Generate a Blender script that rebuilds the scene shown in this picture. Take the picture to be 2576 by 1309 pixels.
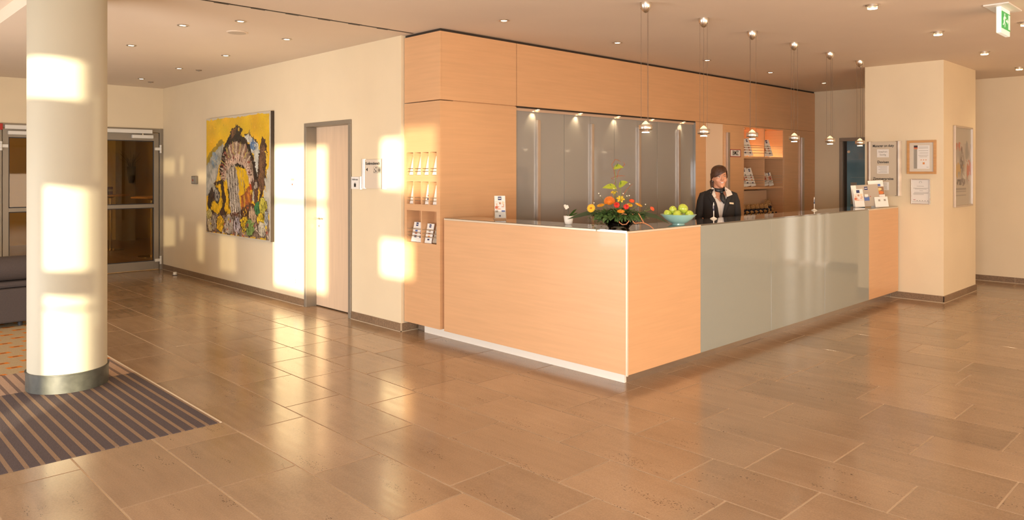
import bpy, bmesh, math, random
import numpy as np
from mathutils import Vector, Matrix, Euler

for o in list(bpy.data.objects): bpy.data.objects.remove(o, do_unlink=True)
scene = bpy.context.scene
C = scene.collection
random.seed(7); rng = np.random.default_rng(7)
PI = math.pi
R = math.radians

# ------------------------------------------------------------------ camera, world, sun, window light, exposure
YAW = math.degrees(math.atan2(1927, 1867.6))
cam = bpy.data.cameras.new('camera'); camo = bpy.data.objects.new('camera', cam); C.objects.link(camo)
cam.sensor_width = 36; cam.lens = 1867.6/2576*36; cam.shift_y = -222.5/2576
camo.location = (0, 0, 1.6); camo.rotation_euler = (R(90), 0, R(YAW-90)); cam.clip_start = 0.05
scene.camera = camo

w = bpy.data.worlds.new('world'); scene.world = w; w.use_nodes = True
w.node_tree.nodes['Background'].inputs[0].default_value = (1.0, 0.80, 0.52, 1)
w.node_tree.nodes['Background'].inputs[1].default_value = 1.2

SUN_EL = 4.0
sun = bpy.data.lights.new('sun', 'SUN'); sun.energy = 12; sun.angle = R(0.8); sun.color = (1.0, 0.87, 0.60)
suno = bpy.data.objects.new('sun', sun); C.objects.link(suno)
suno.rotation_euler = Vector((0.7071, 0.7071, -math.tan(R(SUN_EL)))).to_track_quat('-Z', 'Y').to_euler()
suno.location = (-6, -6, 4)

def area(name, loc, direction, sx, sy, power, color):
    l = bpy.data.lights.new(name, 'AREA'); l.shape = 'RECTANGLE'; l.size = sx; l.size_y = sy; l.energy = power; l.color = color
    o = bpy.data.objects.new(name, l); C.objects.link(o); o.location = loc
    o.rotation_euler = Vector(direction).to_track_quat('-Z', 'Y').to_euler()
    return o
# area lamps as window daylight behind the camera; added fill at the side facade
for wx, wc, wp in ((1.6, (1.0, .84, .68), 80), (4.9, (1.0, .78, .58), 78), (8.2, (1.0, .69, .45), 95)):
    area('window_daylight', (wx, -2.93, 0.90), (0, 1, -.28), 2.4, 1.3, wp, wc)
area('side_fill', (-2.40, -0.9, 1.15), (1, 0, -.2), 4.0, 1.5, 400, (.90, .94, 1.0))
area('side_fill', (-2.40, 7.4, 0.60), (1, 0, -.15), 4.5, .9, 185, (.96, .97, 1.0))

scene.view_settings.view_transform = 'Standard'; scene.view_settings.look = 'None'
scene.view_settings.gamma = 1; scene.view_settings.use_curve_mapping = False
scene.view_settings.exposure = 0.39

# ------------------------------------------------------------------ materials
def nodes_of(m):
    m.use_nodes = True; nt = m.node_tree; return nt, nt.nodes['Principled BSDF']
def setp(b, **k):
    for n, v in k.items():
        n = n.replace('_', ' ')
        if n in b.inputs: b.inputs[n].default_value = v
MATS = {}
def mat(name, col, rough=0.5, metal=0.0, var=0.0, scale=8.0, stretch=(1, 1, 1), bump=0.0, bscale=None, coat=0.0, spec=0.5, rnd=0.0, detail=4.0, emit=None, estr=0.0, trans=0.0, rvar=0.0):
    m = bpy.data.materials.new(name); nt, b = nodes_of(m)
    setp(b, Base_Color=(*col, 1), Roughness=rough, Metallic=metal, Coat_Weight=coat, Specular_IOR_Level=spec, Transmission_Weight=trans)
    b.inputs['Coat Roughness'].default_value = 0.06
    if emit: setp(b, Emission_Color=(*emit, 1), Emission_Strength=estr)
    if var or bump or rnd or rvar:
        g = nt.nodes.new('ShaderNodeNewGeometry'); mp = nt.nodes.new('ShaderNodeMapping'); mp.inputs['Scale'].default_value = stretch
        nt.links.new(g.outputs['Position'], mp.inputs['Vector'])
        n = nt.nodes.new('ShaderNodeTexNoise'); n.inputs['Scale'].default_value = scale; n.inputs['Detail'].default_value = detail
        nt.links.new(mp.outputs[0], n.inputs['Vector'])
        rp = nt.nodes.new('ShaderNodeMapRange'); rp.inputs[1].default_value = 0.25; rp.inputs[2].default_value = 0.75
        rp.inputs[3].default_value = 1-var; rp.inputs[4].default_value = 1+var
        nt.links.new(n.outputs[0], rp.inputs[0])
        fac = rp.outputs[0]
        if rnd:
            oi = nt.nodes.new('ShaderNodeObjectInfo'); r2 = nt.nodes.new('ShaderNodeMapRange'); r2.inputs[3].default_value = 1-rnd; r2.inputs[4].default_value = 1+rnd
            nt.links.new(oi.outputs['Random'], r2.inputs[0]); mu = nt.nodes.new('ShaderNodeMath'); mu.operation = 'MULTIPLY'
            nt.links.new(fac, mu.inputs[0]); nt.links.new(r2.outputs[0], mu.inputs[1]); fac = mu.outputs[0]
        mx = nt.nodes.new('ShaderNodeVectorMath'); mx.operation = 'SCALE'; mx.inputs[0].default_value = col
        nt.links.new(fac, mx.inputs['Scale']); nt.links.new(mx.outputs[0], b.inputs['Base Color'])
        if bump:
            bp = nt.nodes.new('ShaderNodeBump'); bp.inputs['Strength'].default_value = bump; bp.inputs['Distance'].default_value = 0.004
            nn = n
            if bscale:
                nn = nt.nodes.new('ShaderNodeTexNoise'); nn.inputs['Scale'].default_value = bscale; nn.inputs['Detail'].default_value = 3
                nt.links.new(mp.outputs[0], nn.inputs['Vector'])
            nt.links.new(nn.outputs[0], bp.inputs['Height']); nt.links.new(bp.outputs[0], b.inputs['Normal'])
        if rvar:
            rr = nt.nodes.new('ShaderNodeMapRange'); rr.inputs[1].default_value = .3; rr.inputs[2].default_value = .7
            rr.inputs[3].default_value = rough-rvar; rr.inputs[4].default_value = rough+rvar
            nt.links.new(n.outputs[0], rr.inputs[0]); nt.links.new(rr.outputs[0], b.inputs['Roughness'])
    MATS[name] = m
    return m
M_colpaint = mat('column_paint', (0.46, 0.42, 0.32), 0.6, var=0.02, scale=2.2, spec=0.25)
M_wall = mat('cream_plaster', (0.82, 0.69, 0.48), 0.75, var=0.03, scale=2.2, bump=0.06, bscale=180, spec=0.25)
M_ceil = mat('ceiling_paint', (0.78, 0.66, 0.53), 0.85, var=0.02, scale=1.5, spec=0.2)
M_wood = mat('maple_veneer', (0.70, 0.408, 0.21), 0.36, var=0.05, scale=3.0, stretch=(0.7, 0.7, 14), coat=0.12, rnd=0.03, detail=7)
M_woodin = mat('maple_lining', (0.72, 0.40, 0.195), 0.45, var=0.05, scale=3.0, stretch=(0.7, 0.7, 14), rnd=0.03)
M_doorwood = mat('pale_door_veneer', (0.74, 0.55, 0.38), 0.4, var=0.06, scale=3.0, stretch=(9, 9, 0.6), detail=6)
M_grey = mat('grey_lacquered_glass', (0.325, 0.31, 0.285), 0.07, var=0.01, scale=1, coat=0.5, rnd=0.02)
M_deskglass = mat('green_grey_glass', (0.325, 0.345, 0.305), 0.06, var=0.01, scale=1, coat=0.5)
M_counter = mat('dark_counter_glass', (0.085, 0.07, 0.055), 0.03, coat=1.0, spec=0.9)
M_steel = mat('brushed_steel', (0.74, 0.69, 0.61), 0.28, metal=1.0, var=0.06, scale=6, stretch=(1, 1, 40))
M_alu = mat('satin_aluminium', (0.66, 0.58, 0.50), 0.38, metal=0.85, var=0.03, scale=5, stretch=(8, 8, 1))
M_frame = mat('grey_door_frame', (0.30, 0.26, 0.205), 0.42, metal=0.35, var=0.03, scale=4)
M_trim = mat('pale_edge_trim', (0.80, 0.68, 0.52), 0.35, metal=0.3)
M_plinth = mat('plinth_steel', (0.62, 0.56, 0.48), 0.25, metal=0.9, var=0.06, scale=5, stretch=(1, 1, 20))
M_trim2 = mat('lit_plinth', (0.88, 0.82, 0.72), 0.3)  # light caught by the side plinth, put into a whiter colour
M_chrome = mat('polished_chrome', (0.75, 0.72, 0.66), 0.10, metal=1.0)
M_white = mat('white_plastic', (0.80, 0.77, 0.70), 0.4)
M_paper = mat('white_paper', (0.84, 0.81, 0.76), 0.55)
M_black = mat('black_print', (0.02, 0.018, 0.015), 0.5)
M_dark = mat('dark_gap', (0.03, 0.02, 0.013), 0.6)
M_stone = mat('baseboard_stone', (0.24, 0.155, 0.09), 0.45, var=0.30, scale=60, rnd=0.08, bump=0.05)
M_joint = mat('pale_joint', (0.55, 0.43, 0.29), 0.7)
M_navy = mat('navy_logo', (0.03, 0.04, 0.13), 0.5)
M_blueprint = mat('blue_print', (0.10, 0.17, 0.42), 0.5)
M_redp = mat('red_print', (0.42, 0.07, 0.04), 0.5)
M_orangep = mat('orange_print', (0.72, 0.28, 0.08), 0.5)
M_skinprint = mat('peach_print', (0.72, 0.42, 0.28), 0.5)
M_greyp = mat('grey_print', (0.34, 0.31, 0.26), 0.5)
M_taupe = mat('taupe_card', (0.44, 0.37, 0.29), 0.5)
M_clear = mat('clear_acrylic', (0.95, 0.95, 0.93), 0.03, trans=1.0)
M_rubber = mat('black_rubber', (0.03, 0.03, 0.035), 0.5)
M_colbase = mat('dark_column_band', (0.060, 0.060, 0.048), 0.42, var=0.3, scale=20)

def glass_mat(name, tint, refl=0.12):
    m = bpy.data.materials.new(name); nt, b = nodes_of(m); out = nt.nodes['Material Output']
    t = nt.nodes.new('ShaderNodeBsdfTransparent'); t.inputs[0].default_value = (*tint, 1)
    g = nt.nodes.new('ShaderNodeBsdfGlossy'); g.inputs['Roughness'].default_value = 0.02
    f = nt.nodes.new('ShaderNodeFresnel'); f.inputs[0].default_value = 1.45
    ad = nt.nodes.new('ShaderNodeMath'); ad.operation = 'ADD'; ad.inputs[1].default_value = refl
    mx = nt.nodes.new('ShaderNodeMixShader')
    nt.links.new(f.outputs[0], ad.inputs[0]); nt.links.new(ad.outputs[0], mx.inputs[0]); nt.links.new(t.outputs[0], mx.inputs[1]); nt.links.new(g.outputs[0], mx.inputs[2]); nt.links.new(mx.outputs[0], out.inputs[0])
    return m
M_pane = glass_mat('door_pane_glass', (0.62, 0.55, 0.40), -0.01)
M_vase = glass_mat('vase_glass', (0.95, 0.95, 0.92), 0.02)
def thin_glass(name, k):
    m = bpy.data.materials.new(name); nt, b = nodes_of(m); t = nt.nodes.new('ShaderNodeBsdfTransparent'); g = nt.nodes.new('ShaderNodeBsdfGlossy'); g.inputs['Roughness'].default_value = .03
    mx = nt.nodes.new('ShaderNodeMixShader'); mx.inputs[0].default_value = k; nt.links.new(t.outputs[0], mx.inputs[1]); nt.links.new(g.outputs[0], mx.inputs[2]); nt.links.new(mx.outputs[0], nt.nodes['Material Output'].inputs[0]); return m
M_picglass = thin_glass('picture_glass', .07)
M_lensglass = glass_mat('lamp_glass', (0.95, 0.88, 0.75), 0.1)

def emis(name, col, s):
    m = bpy.data.materials.new(name); nt, b = nodes_of(m)
    setp(b, Base_Color=(*col, 1), Emission_Color=(*col, 1), Emission_Strength=s); return m
M_lens = emis('lamp_lens', (1.0, 0.80, 0.50), 9)
M_dome = emis('lit_glass_dome', (1.0, 0.76, 0.42), .75)
M_bulb = emis('halogen_bulb', (1.0, 0.80, 0.52), 14)

def attr_mat(name, rough=0.5, coat=0.0, bump=0.0):
    m = bpy.data.materials.new(name); nt, b = nodes_of(m); a = nt.nodes.new('ShaderNodeVertexColor'); a.layer_name = 'Col'
    nt.links.new(a.outputs[0], b.inputs['Base Color']); setp(b, Roughness=rough, Coat_Weight=coat); return m
M_print = attr_mat('colour_print', 0.5)
M_oil = attr_mat('oil_paint', 0.42, 0.1)

# floor tile stone: warm brown, streaks along the tile, dark open pits
def tile_material():
    m = bpy.data.materials.new('brown_stone_tile'); nt, b = nodes_of(m); L = nt.links.new
    g = nt.nodes.new('ShaderNodeNewGeometry'); oi = nt.nodes.new('ShaderNodeObjectInfo')
    off = nt.nodes.new('ShaderNodeVectorMath'); off.operation = 'MULTIPLY_ADD'
    cmb = nt.nodes.new('ShaderNodeCombineXYZ')
    for i in range(3): L(oi.outputs['Random'], cmb.inputs[i])
    sc = nt.nodes.new('ShaderNodeVectorMath'); sc.operation = 'SCALE'; sc.inputs['Scale'].default_value = 37.0; L(cmb.outputs[0], sc.inputs[0])
    ad = nt.nodes.new('ShaderNodeVectorMath'); ad.operation = 'ADD'; L(g.outputs['Position'], ad.inputs[0]); L(sc.outputs[0], ad.inputs[1])
    mp = nt.nodes.new('ShaderNodeMapping'); mp.inputs['Scale'].default_value = (9, 1.1, 1); L(ad.outputs[0], mp.inputs[0])
    n1 = nt.nodes.new('ShaderNodeTexNoise'); n1.inputs['Scale'].default_value = 2.2; n1.inputs['Detail'].default_value = 6; L(mp.outputs[0], n1.inputs['Vector'])
    n2 = nt.nodes.new('ShaderNodeTexNoise'); n2.inputs['Scale'].default_value = 1.3; n2.inputs['Detail'].default_value = 5; L(ad.outputs[0], n2.inputs['Vector'])
    n3 = nt.nodes.new('ShaderNodeTexNoise'); n3.inputs['Scale'].default_value = 130; n3.inputs['Detail'].default_value = 2; L(ad.outputs[0], n3.inputs['Vector'])
    mp2 = nt.nodes.new('ShaderNodeMapping'); mp2.inputs['Scale'].default_value = (9.0, 1.2, 1); L(ad.outputs[0], mp2.inputs[0])
    n4 = nt.nodes.new('ShaderNodeTexNoise'); n4.inputs['Scale'].default_value = 1.7; n4.inputs['Detail'].default_value = 2; L(mp2.outputs[0], n4.inputs['Vector'])
    mp3 = nt.nodes.new('ShaderNodeMapping'); mp3.inputs['Scale'].default_value = (1.0, 0.5, 1); L(ad.outputs[0], mp3.inputs[0])
    vo = nt.nodes.new('ShaderNodeTexVoronoi'); vo.inputs['Scale'].default_value = 110; L(mp3.outputs[0], vo.inputs['Vector'])
    cr = nt.nodes.new('ShaderNodeValToRGB'); cr.color_ramp.elements[0].position = .25; cr.color_ramp.elements[1].position = .78
    cr.color_ramp.elements[0].color = (0.265, 0.174, 0.105, 1); cr.color_ramp.elements[1].color = (0.435, 0.296, 0.185, 1)
    mxn = nt.nodes.new('ShaderNodeMix'); mxn.inputs[0].default_value = .72; L(n1.outputs[0], mxn.inputs[2]); L(n2.outputs[0], mxn.inputs[3]); L(mxn.outputs[0], cr.inputs[0])
    r2 = nt.nodes.new('ShaderNodeMapRange'); r2.inputs[3].default_value = .90; r2.inputs[4].default_value = 1.08; L(oi.outputs['Random'], r2.inputs[0])
    fg = nt.nodes.new('ShaderNodeMapRange'); fg.inputs[1].default_value = .3; fg.inputs[2].default_value = .7; fg.inputs[3].default_value = .90; fg.inputs[4].default_value = 1.10; L(n3.outputs[0], fg.inputs[0])
    mu = nt.nodes.new('ShaderNodeMath'); mu.operation = 'MULTIPLY'; L(r2.outputs[0], mu.inputs[0]); L(fg.outputs[0], mu.inputs[1])
    vs = nt.nodes.new('ShaderNodeVectorMath'); vs.operation = 'SCALE'; L(cr.outputs[0], vs.inputs[0]); L(mu.outputs[0], vs.inputs['Scale'])
    # pits where the cluster mask is high
    lt = nt.nodes.new('ShaderNodeMath'); lt.operation = 'LESS_THAN'; lt.inputs[1].default_value = .27; L(vo.outputs['Distance'], lt.inputs[0])
    gt = nt.nodes.new('ShaderNodeMath'); gt.operation = 'GREATER_THAN'; gt.inputs[1].default_value = .64; L(n4.outputs[0], gt.inputs[0])
    pm = nt.nodes.new('ShaderNodeMath'); pm.operation = 'MULTIPLY'; L(lt.outputs[0], pm.inputs[0]); L(gt.outputs[0], pm.inputs[1])
    pk = nt.nodes.new('ShaderNodeMix'); pk.data_type = 'RGBA'; L(pm.outputs[0], pk.inputs[0]); L(vs.outputs[0], pk.inputs[6]); pk.inputs[7].default_value = (.10, .06, .035, 1)
    L(pk.outputs[2], b.inputs['Base Color'])
    rr = nt.nodes.new('ShaderNodeMapRange'); rr.inputs[1].default_value = .3; rr.inputs[2].default_value = .7; rr.inputs[3].default_value = .13; rr.inputs[4].default_value = .21; L(n1.outputs[0], rr.inputs[0])
    L(rr.outputs[0], b.inputs['Roughness'])
    bp = nt.nodes.new('ShaderNodeBump'); bp.inputs['Strength'].default_value = .03; bp.inputs['Distance'].default_value = .002; L(n2.outputs[0], bp.inputs['Height']); L(bp.outputs[0], b.inputs['Normal'])
    setp(b, Specular_IOR_Level=0.7)
    return m
M_tile = tile_material()
M_grout = mat('floor_grout', (0.62, 0.48, 0.33), 0.8)

def stripe_carpet():
    m = bpy.data.materials.new('striped_carpet'); nt, b = nodes_of(m); L = nt.links.new
    g = nt.nodes.new('ShaderNodeNewGeometry'); s = nt.nodes.new('ShaderNodeSeparateXYZ'); L(g.outputs['Position'], s.inputs[0])
    def math_(op, a, bv, c=None):
        n = nt.nodes.new('ShaderNodeMath'); n.operation = op
        if hasattr(a, 'links'): L(a, n.inputs[0])
        else: n.inputs[0].default_value = a
        if hasattr(bv, 'links'): L(bv, n.inputs[1])
        else: n.inputs[1].default_value = bv
        return n.outputs[0]
    fr = math_('FRACT', math_('DIVIDE', math_('ADD', s.outputs[0], 9.98), 0.0745), 0)
    zone = math_('GREATER_THAN', s.outputs[1], 6.33)
    far = math_('GREATER_THAN', s.outputs[1], 6.95)
    st1 = math_('LESS_THAN', fr, .30)      # tan stripe on purple
    st2 = math_('GREATER_THAN', fr, .68)   # dark stripe on tan
    def mix(f, a, bb):
        n = nt.nodes.new('ShaderNodeMix'); n.data_type = 'RGBA'; L(f, n.inputs[0])
        for i, v in ((6, a), (7, bb)):
            if hasattr(v, 'links'): L(v, n.inputs[i])
            else: n.inputs[i].default_value = (*v, 1)
        return n.outputs[2]
    purple = (.105, .085, .088); tan = (.27, .185, .125); pink = (.44, .30, .21); beige = (.42, .32, .19); org = (.62, .20, .03); dk = (.20, .08, .03)
    near = mix(st1, purple, tan); mid = mix(st2, pink, (.20, .14, .115))
    # orange dashes on the beige field
    fx = math_('FRACT', math_('DIVIDE', math_('ADD', s.outputs[0], math_('MULTIPLY', s.outputs[1], .25)), .19), 0)
    fy = math_('FRACT', math_('DIVIDE', s.outputs[1], .21), 0)
    d1 = math_('MULTIPLY', math_('LESS_THAN', fx, .55), math_('LESS_THAN', fy, .30))
    d2 = math_('MULTIPLY', math_('MULTIPLY', math_('GREATER_THAN', fx, .16), math_('LESS_THAN', fx, .38)), math_('MULTIPLY', math_('GREATER_THAN', fy, .08), math_('LESS_THAN', fy, .22)))
    field = mix(d2, mix(d1, beige, org), dk)
    col = mix(far, mix(zone, near, mid), field)
    n = nt.nodes.new('ShaderNodeTexNoise'); n.inputs['Scale'].default_value = 220; L(g.outputs['Position'], n.inputs['Vector'])
    mr = nt.nodes.new('ShaderNodeMapRange'); mr.inputs[1].default_value = .3; mr.inputs[2].default_value = .7; mr.inputs[3].default_value = .82; mr.inputs[4].default_value = 1.15; L(n.outputs[0], mr.inputs[0])
    vs = nt.nodes.new('ShaderNodeVectorMath'); vs.operation = 'SCALE'; L(col, vs.inputs[0]); L(mr.outputs[0], vs.inputs['Scale']); L(vs.outputs[0], b.inputs['Base Color'])
    bp = nt.nodes.new('ShaderNodeBump'); bp.inputs['Strength'].default_value = .5; bp.inputs['Distance'].default_value = .004; L(n.outputs[0], bp.inputs['Height']); L(bp.outputs[0], b.inputs['Normal'])
    setp(b, Roughness=.95, Specular_IOR_Level=.1); return m
M_carpet = stripe_carpet()

# ------------------------------------------------------------------ mesh helpers
class MB:
    def __init__(s): s.v = []; s.f = []; s.c = []
    def add(s, vs, fs):
        b = len(s.v); s.v += [tuple(p) for p in vs]; s.f += [tuple(b+i for i in f) for f in fs]; return s
    def box(s, x0, x1, y0, y1, z0, z1):
        return s.add([(x0, y0, z0), (x1, y0, z0), (x1, y1, z0), (x0, y1, z0), (x0, y0, z1), (x1, y0, z1), (x1, y1, z1), (x0, y1, z1)],
                     [(3, 2, 1, 0), (4, 5, 6, 7), (0, 1, 5, 4), (1, 2, 6, 5), (2, 3, 7, 6), (3, 0, 4, 7)])
    def obox(s, c, ax, ay, az, hx, hy, hz):
        c = Vector(c); ax, ay, az = Vector(ax).normalized()*hx, Vector(ay).normalized()*hy, Vector(az).normalized()*hz
        vs = [c+ax*i+ay*j+az*k for k in (-1, 1) for (i, j) in ((-1, -1), (1, -1), (1, 1), (-1, 1))]
        return s.add(vs, [(3, 2, 1, 0), (4, 5, 6, 7), (0, 1, 5, 4), (1, 2, 6, 5), (2, 3, 7, 6), (3, 0, 4, 7)])
    def loft(s, rings, caps=True, close=True):
        n = len(rings[0]); b = len(s.v)
        for r in rings: s.v += [tuple(p) for p in r]
        for i in range(len(rings)-1):
            for j in range(n if close else n-1):
                k = (j+1) % n
                s.f.append((b+i*n+j, b+i*n+k, b+(i+1)*n+k, b+(i+1)*n+j))
        if caps and close:
            s.f.append(tuple(b+j for j in range(n-1, -1, -1))); s.f.append(tuple(b+(len(rings)-1)*n+j for j in range(n)))
        return s
    def lathe(s, prof, c=(0, 0, 0), n=24, caps=True):
        return s.loft([[(c[0]+r*math.cos(2*PI*j/n), c[1]+r*math.sin(2*PI*j/n), c[2]+z) for j in range(n)] for r, z in prof], caps)
    def tube(s, pts, rad, n=8):
        pts = [Vector(p) for p in pts]; m = len(pts)
        if not hasattr(rad, '__len__'): rad = [rad]*m
        t0 = (pts[1]-pts[0]).normalized(); up = Vector((0, 0, 1)) if abs(t0.z) < .9 else Vector((1, 0, 0)); nrm = t0.cross(up).normalized(); rings = []
        for i in range(m):
            t = (pts[min(i+1, m-1)]-pts[max(i-1, 0)]).normalized(); nrm = (nrm-t*nrm.dot(t)).normalized(); bi = t.cross(nrm)
            rings.append([pts[i]+nrm*(math.cos(2*PI*j/n)*rad[i])+bi*(math.sin(2*PI*j/n)*rad[i]) for j in range(n)])
        return s.loft(rings)
    def ball(s, c, rx, ry=None, rz=None, n=16, m=10, rot=None):
        ry = rx if ry is None else ry; rz = rx if rz is None else rz; rings = []
        for i in range(m+1):
            a = PI*i/m; a = min(max(a, .02), PI-.02)
            ring = []
            for j in range(n):
                p = Vector((rx*math.sin(a)*math.cos(2*PI*j/n), ry*math.sin(a)*math.sin(2*PI*j/n), -rz*math.cos(a)))
                if rot is not None: p = rot @ p
                ring.append(p+Vector(c))
            rings.append(ring)
        return s.loft(rings)
    def disc(s, c, r, nrm=(0, 0, 1), n=20, th=.001):
        nz = Vector(nrm).normalized(); a = nz.orthogonal().normalized(); b2 = nz.cross(a); c = Vector(c)
        return s.loft([[c+nz*k+a*(r*math.cos(2*PI*j/n))+b2*(r*math.sin(2*PI*j/n)) for j in range(n)] for k in (0, th)])
    def prism(s, poly, d):
        d = Vector(d); p = [Vector(q) for q in poly]; return s.loft([p, [q+d for q in p]])
    def blade(s, pts, widths, side, lift=0.0):
        # a leaf: centre line + half widths, folded a little along the midrib
        sd = Vector(side).normalized(); b = len(s.v); n = len(pts)
        for p, wd in zip(pts, widths):
            p = Vector(p); s.v += [tuple(p-sd*wd+Vector((0, 0, lift*wd))), tuple(p), tuple(p+sd*wd+Vector((0, 0, lift*wd)))]
        for i in range(n-1):
            for k in (0, 1): s.f.append((b+i*3+k, b+i*3+k+1, b+(i+1)*3+k+1, b+(i+1)*3+k))
        return s
    def xform(s, mtx):
        s.v = [tuple(mtx @ Vector(p)) for p in s.v]; return s
    def build(s, name, m, parent=None, loc=None, smooth=False, bevel=0, world=True, kind=None, mats=None):
        me = bpy.data.meshes.new(name); off = Vector((0, 0, 0))
        if world:
            if parent is not None: off = abs_loc(parent)
            elif loc is not None: off = Vector(loc)
        me.from_pydata([(p[0]-off.x, p[1]-off.y, p[2]-off.z) for p in s.v], [], s.f)
        bm = bmesh.new(); bm.from_mesh(me); bmesh.ops.recalc_face_normals(bm, faces=bm.faces); bm.to_mesh(me); bm.free()
        me.materials.append(m)
        if smooth:
            me.polygons.foreach_set('use_smooth', [True]*len(me.polygons))
            me.set_sharp_from_angle(angle=R(42))
        o = bpy.data.objects.new(name, me); C.objects.link(o)
        if parent is not None: o.parent = parent
        elif loc is not None: o.location = loc
        if bevel:
            bv = o.modifiers.new('bevel', 'BEVEL'); bv.width = bevel; bv.segments = 2; bv.limit_method = 'ANGLE'
        if kind: o['kind'] = kind
        return o
def abs_loc(o):
    v = Vector(o.location)
    while o.parent is not None: o = o.parent; v = v+Vector(o.location)
    return v
def tag(o, label, cat, group=None, kind=None):
    o['label'] = label; o['category'] = cat
    if group: o['group'] = group
    if kind: o['kind'] = kind
    return o
def thing(name, label, cat, loc=(0, 0, 0), rz=0, group=None):
    o = bpy.data.objects.new(name, None); C.objects.link(o); o.location = loc; o.rotation_euler = (0, 0, rz); o.empty_display_size = .1
    return tag(o, label, cat, group)
def struct(name, mb, m, **k):
    o = mb.build(name, m, **k); o['kind'] = 'structure'; return o
def dup(root, loc, rz=None, label=None, group=None):
    def cp(o, par):
        c = o.copy(); C.objects.link(c); c.parent = par
        for ch in list(o.children):
            if ch.name not in copied: cp(ch, c)
        return c
    copied = set(); r = cp(root, None); r.location = loc
    if rz is not None: r.rotation_euler = (0, 0, rz)
    if label: r['label'] = label
    if group: r['group'] = group
    return r
def box(name, m, parent, x0, x1, y0, y1, z0, z1, bevel=0, **k): return MB().box(x0, x1, y0, y1, z0, z1).build(name, m, parent, bevel=bevel, **k)

def text_mb(s, size, origin, ex, ey, depth=.001, align='CENTER', bold=0.0, xs=1.0):
    cu = bpy.data.curves.new('txt', 'FONT'); cu.body = s; cu.size = size; cu.align_x = align; cu.align_y = 'CENTER'; cu.extrude = depth/2; cu.offset = bold; cu.resolution_u = 3
    ob = bpy.data.objects.new('txt', cu); C.objects.link(ob); dg = bpy.context.evaluated_depsgraph_get(); dg.update()
    me = bpy.data.meshes.new_from_object(ob.evaluated_get(dg)); mb = MB()
    ex, ey, o = Vector(ex), Vector(ey), Vector(origin); ez = ex.cross(ey)
    mb.v = [tuple(o+ex*(v.co.x*xs)+ey*v.co.y+ez*v.co.z) for v in me.vertices]; mb.f = [tuple(p.vertices) for p in me.polygons]
    bpy.data.objects.remove(ob); bpy.data.curves.remove(cu); bpy.data.meshes.remove(me)
    return mb
def col_grid(name, m, parent, img, origin, ex, ey, relief=None, world=True):
    # a rectangle of coloured points: origin top-left, ex right, ey down
    h, wd, _ = img.shape; o, ex, ey = Vector(origin), Vector(ex), Vector(ey); nz = ex.cross(ey).normalized()*-1
    mb = MB()
    for i in range(h):
        for j in range(wd):
            p = o+ex*(j/(wd-1))+ey*(i/(h-1))
            if relief is not None: p = p+nz*float(relief[i, j])
            mb.v.append(tuple(p))
    mb.f = [(i*wd+j, i*wd+j+1, (i+1)*wd+j+1, (i+1)*wd+j) for i in range(h-1) for j in range(wd-1)]
    ob = mb.build(name, m, parent, world=world)
    ca = ob.data.color_attributes.new('Col', 'FLOAT_COLOR', 'POINT')
    a = np.ones((h*wd, 4), np.float32); a[:, :3] = img.reshape(-1, 3); ca.data.foreach_set('color', a.ravel())
    return ob

# ------------------------------------------------------------------ the room shell
ZC = 2.963; XW = 4.37; YE = 12.75; XR = 12.57; XD = 4.42; YD = 3.34; YB = 5.518; DT = 1.158
fl = struct('floor', MB().box(-2.6, 12.7, -3.1, 12.85, -.12, -.003), M_grout)
ce = MB(); ce.box(1.37, 12.7, -3.1, 12.85, ZC, ZC+.25); ce.box(-2.6, 1.37, -3.1, 12.85, ZC+.12, ZC+.25)
ce.loft([[(1.37-.12+.12*math.sin(a*PI/16), y, ZC+.12*(1-math.cos(a*PI/16))+.0) for y in (-3.1, 12.85)] for a in range(0, 1)], caps=False) if False else None
struct('ceiling', ce, M_ceil)

# left wall with the timber door opening
wl = MB(); DY0, DY1, DZ = 7.06, 7.99, 2.13
wl.box(XW, XW+.25, 6.10, DY0-.03, 0, ZC); wl.box(XW, XW+.25, DY1+.03, YE, 0, ZC); wl.box(XW, XW+.25, DY0-.03, DY1+.03, DZ+.03, ZC); wl.box(XW+.20, XW+.25, DY0-.03, DY1+.03, 0, DZ+.03)
struct('wall_left', wl, M_wall)
# end wall with the glazed double door opening (X 2.10 .. 4.36)
we = MB(); we.box(-2.6, 2.10, YE, YE+.12, 0, ZC+.12); we.box(2.10, XW+.25, YE, YE+.12, 2.30, ZC)
struct('wall_end', we, M_wall)
struct('wall_rear', MB().box(XW+.25, XR, 6.12, 6.24, 0, ZC), M_wall)
# right wall with blue glass door and tall glazing
wr = MB(); BD0, BD1, BDZ = 4.10, 5.10, 2.16; GL0, GL1 = .55, 1.40
wr.box(XR, XR+.12, BD1, 6.24, 0, ZC); wr.box(XR, XR+.12, GL1, BD0, 0, ZC); wr.box(XR, XR+.12, BD0, BD1, BDZ, ZC)
wr.box(XR, XR+.12, -3.1, GL0, 0, ZC); wr.box(XR, XR+.12, GL0, GL1, 2.15, ZC)
struct('wall_right', wr, M_wall)
struct('wall_pillar', MB().box(10.065, 11.436, 2.834, 3.757, 0, ZC), M_wall)
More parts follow.
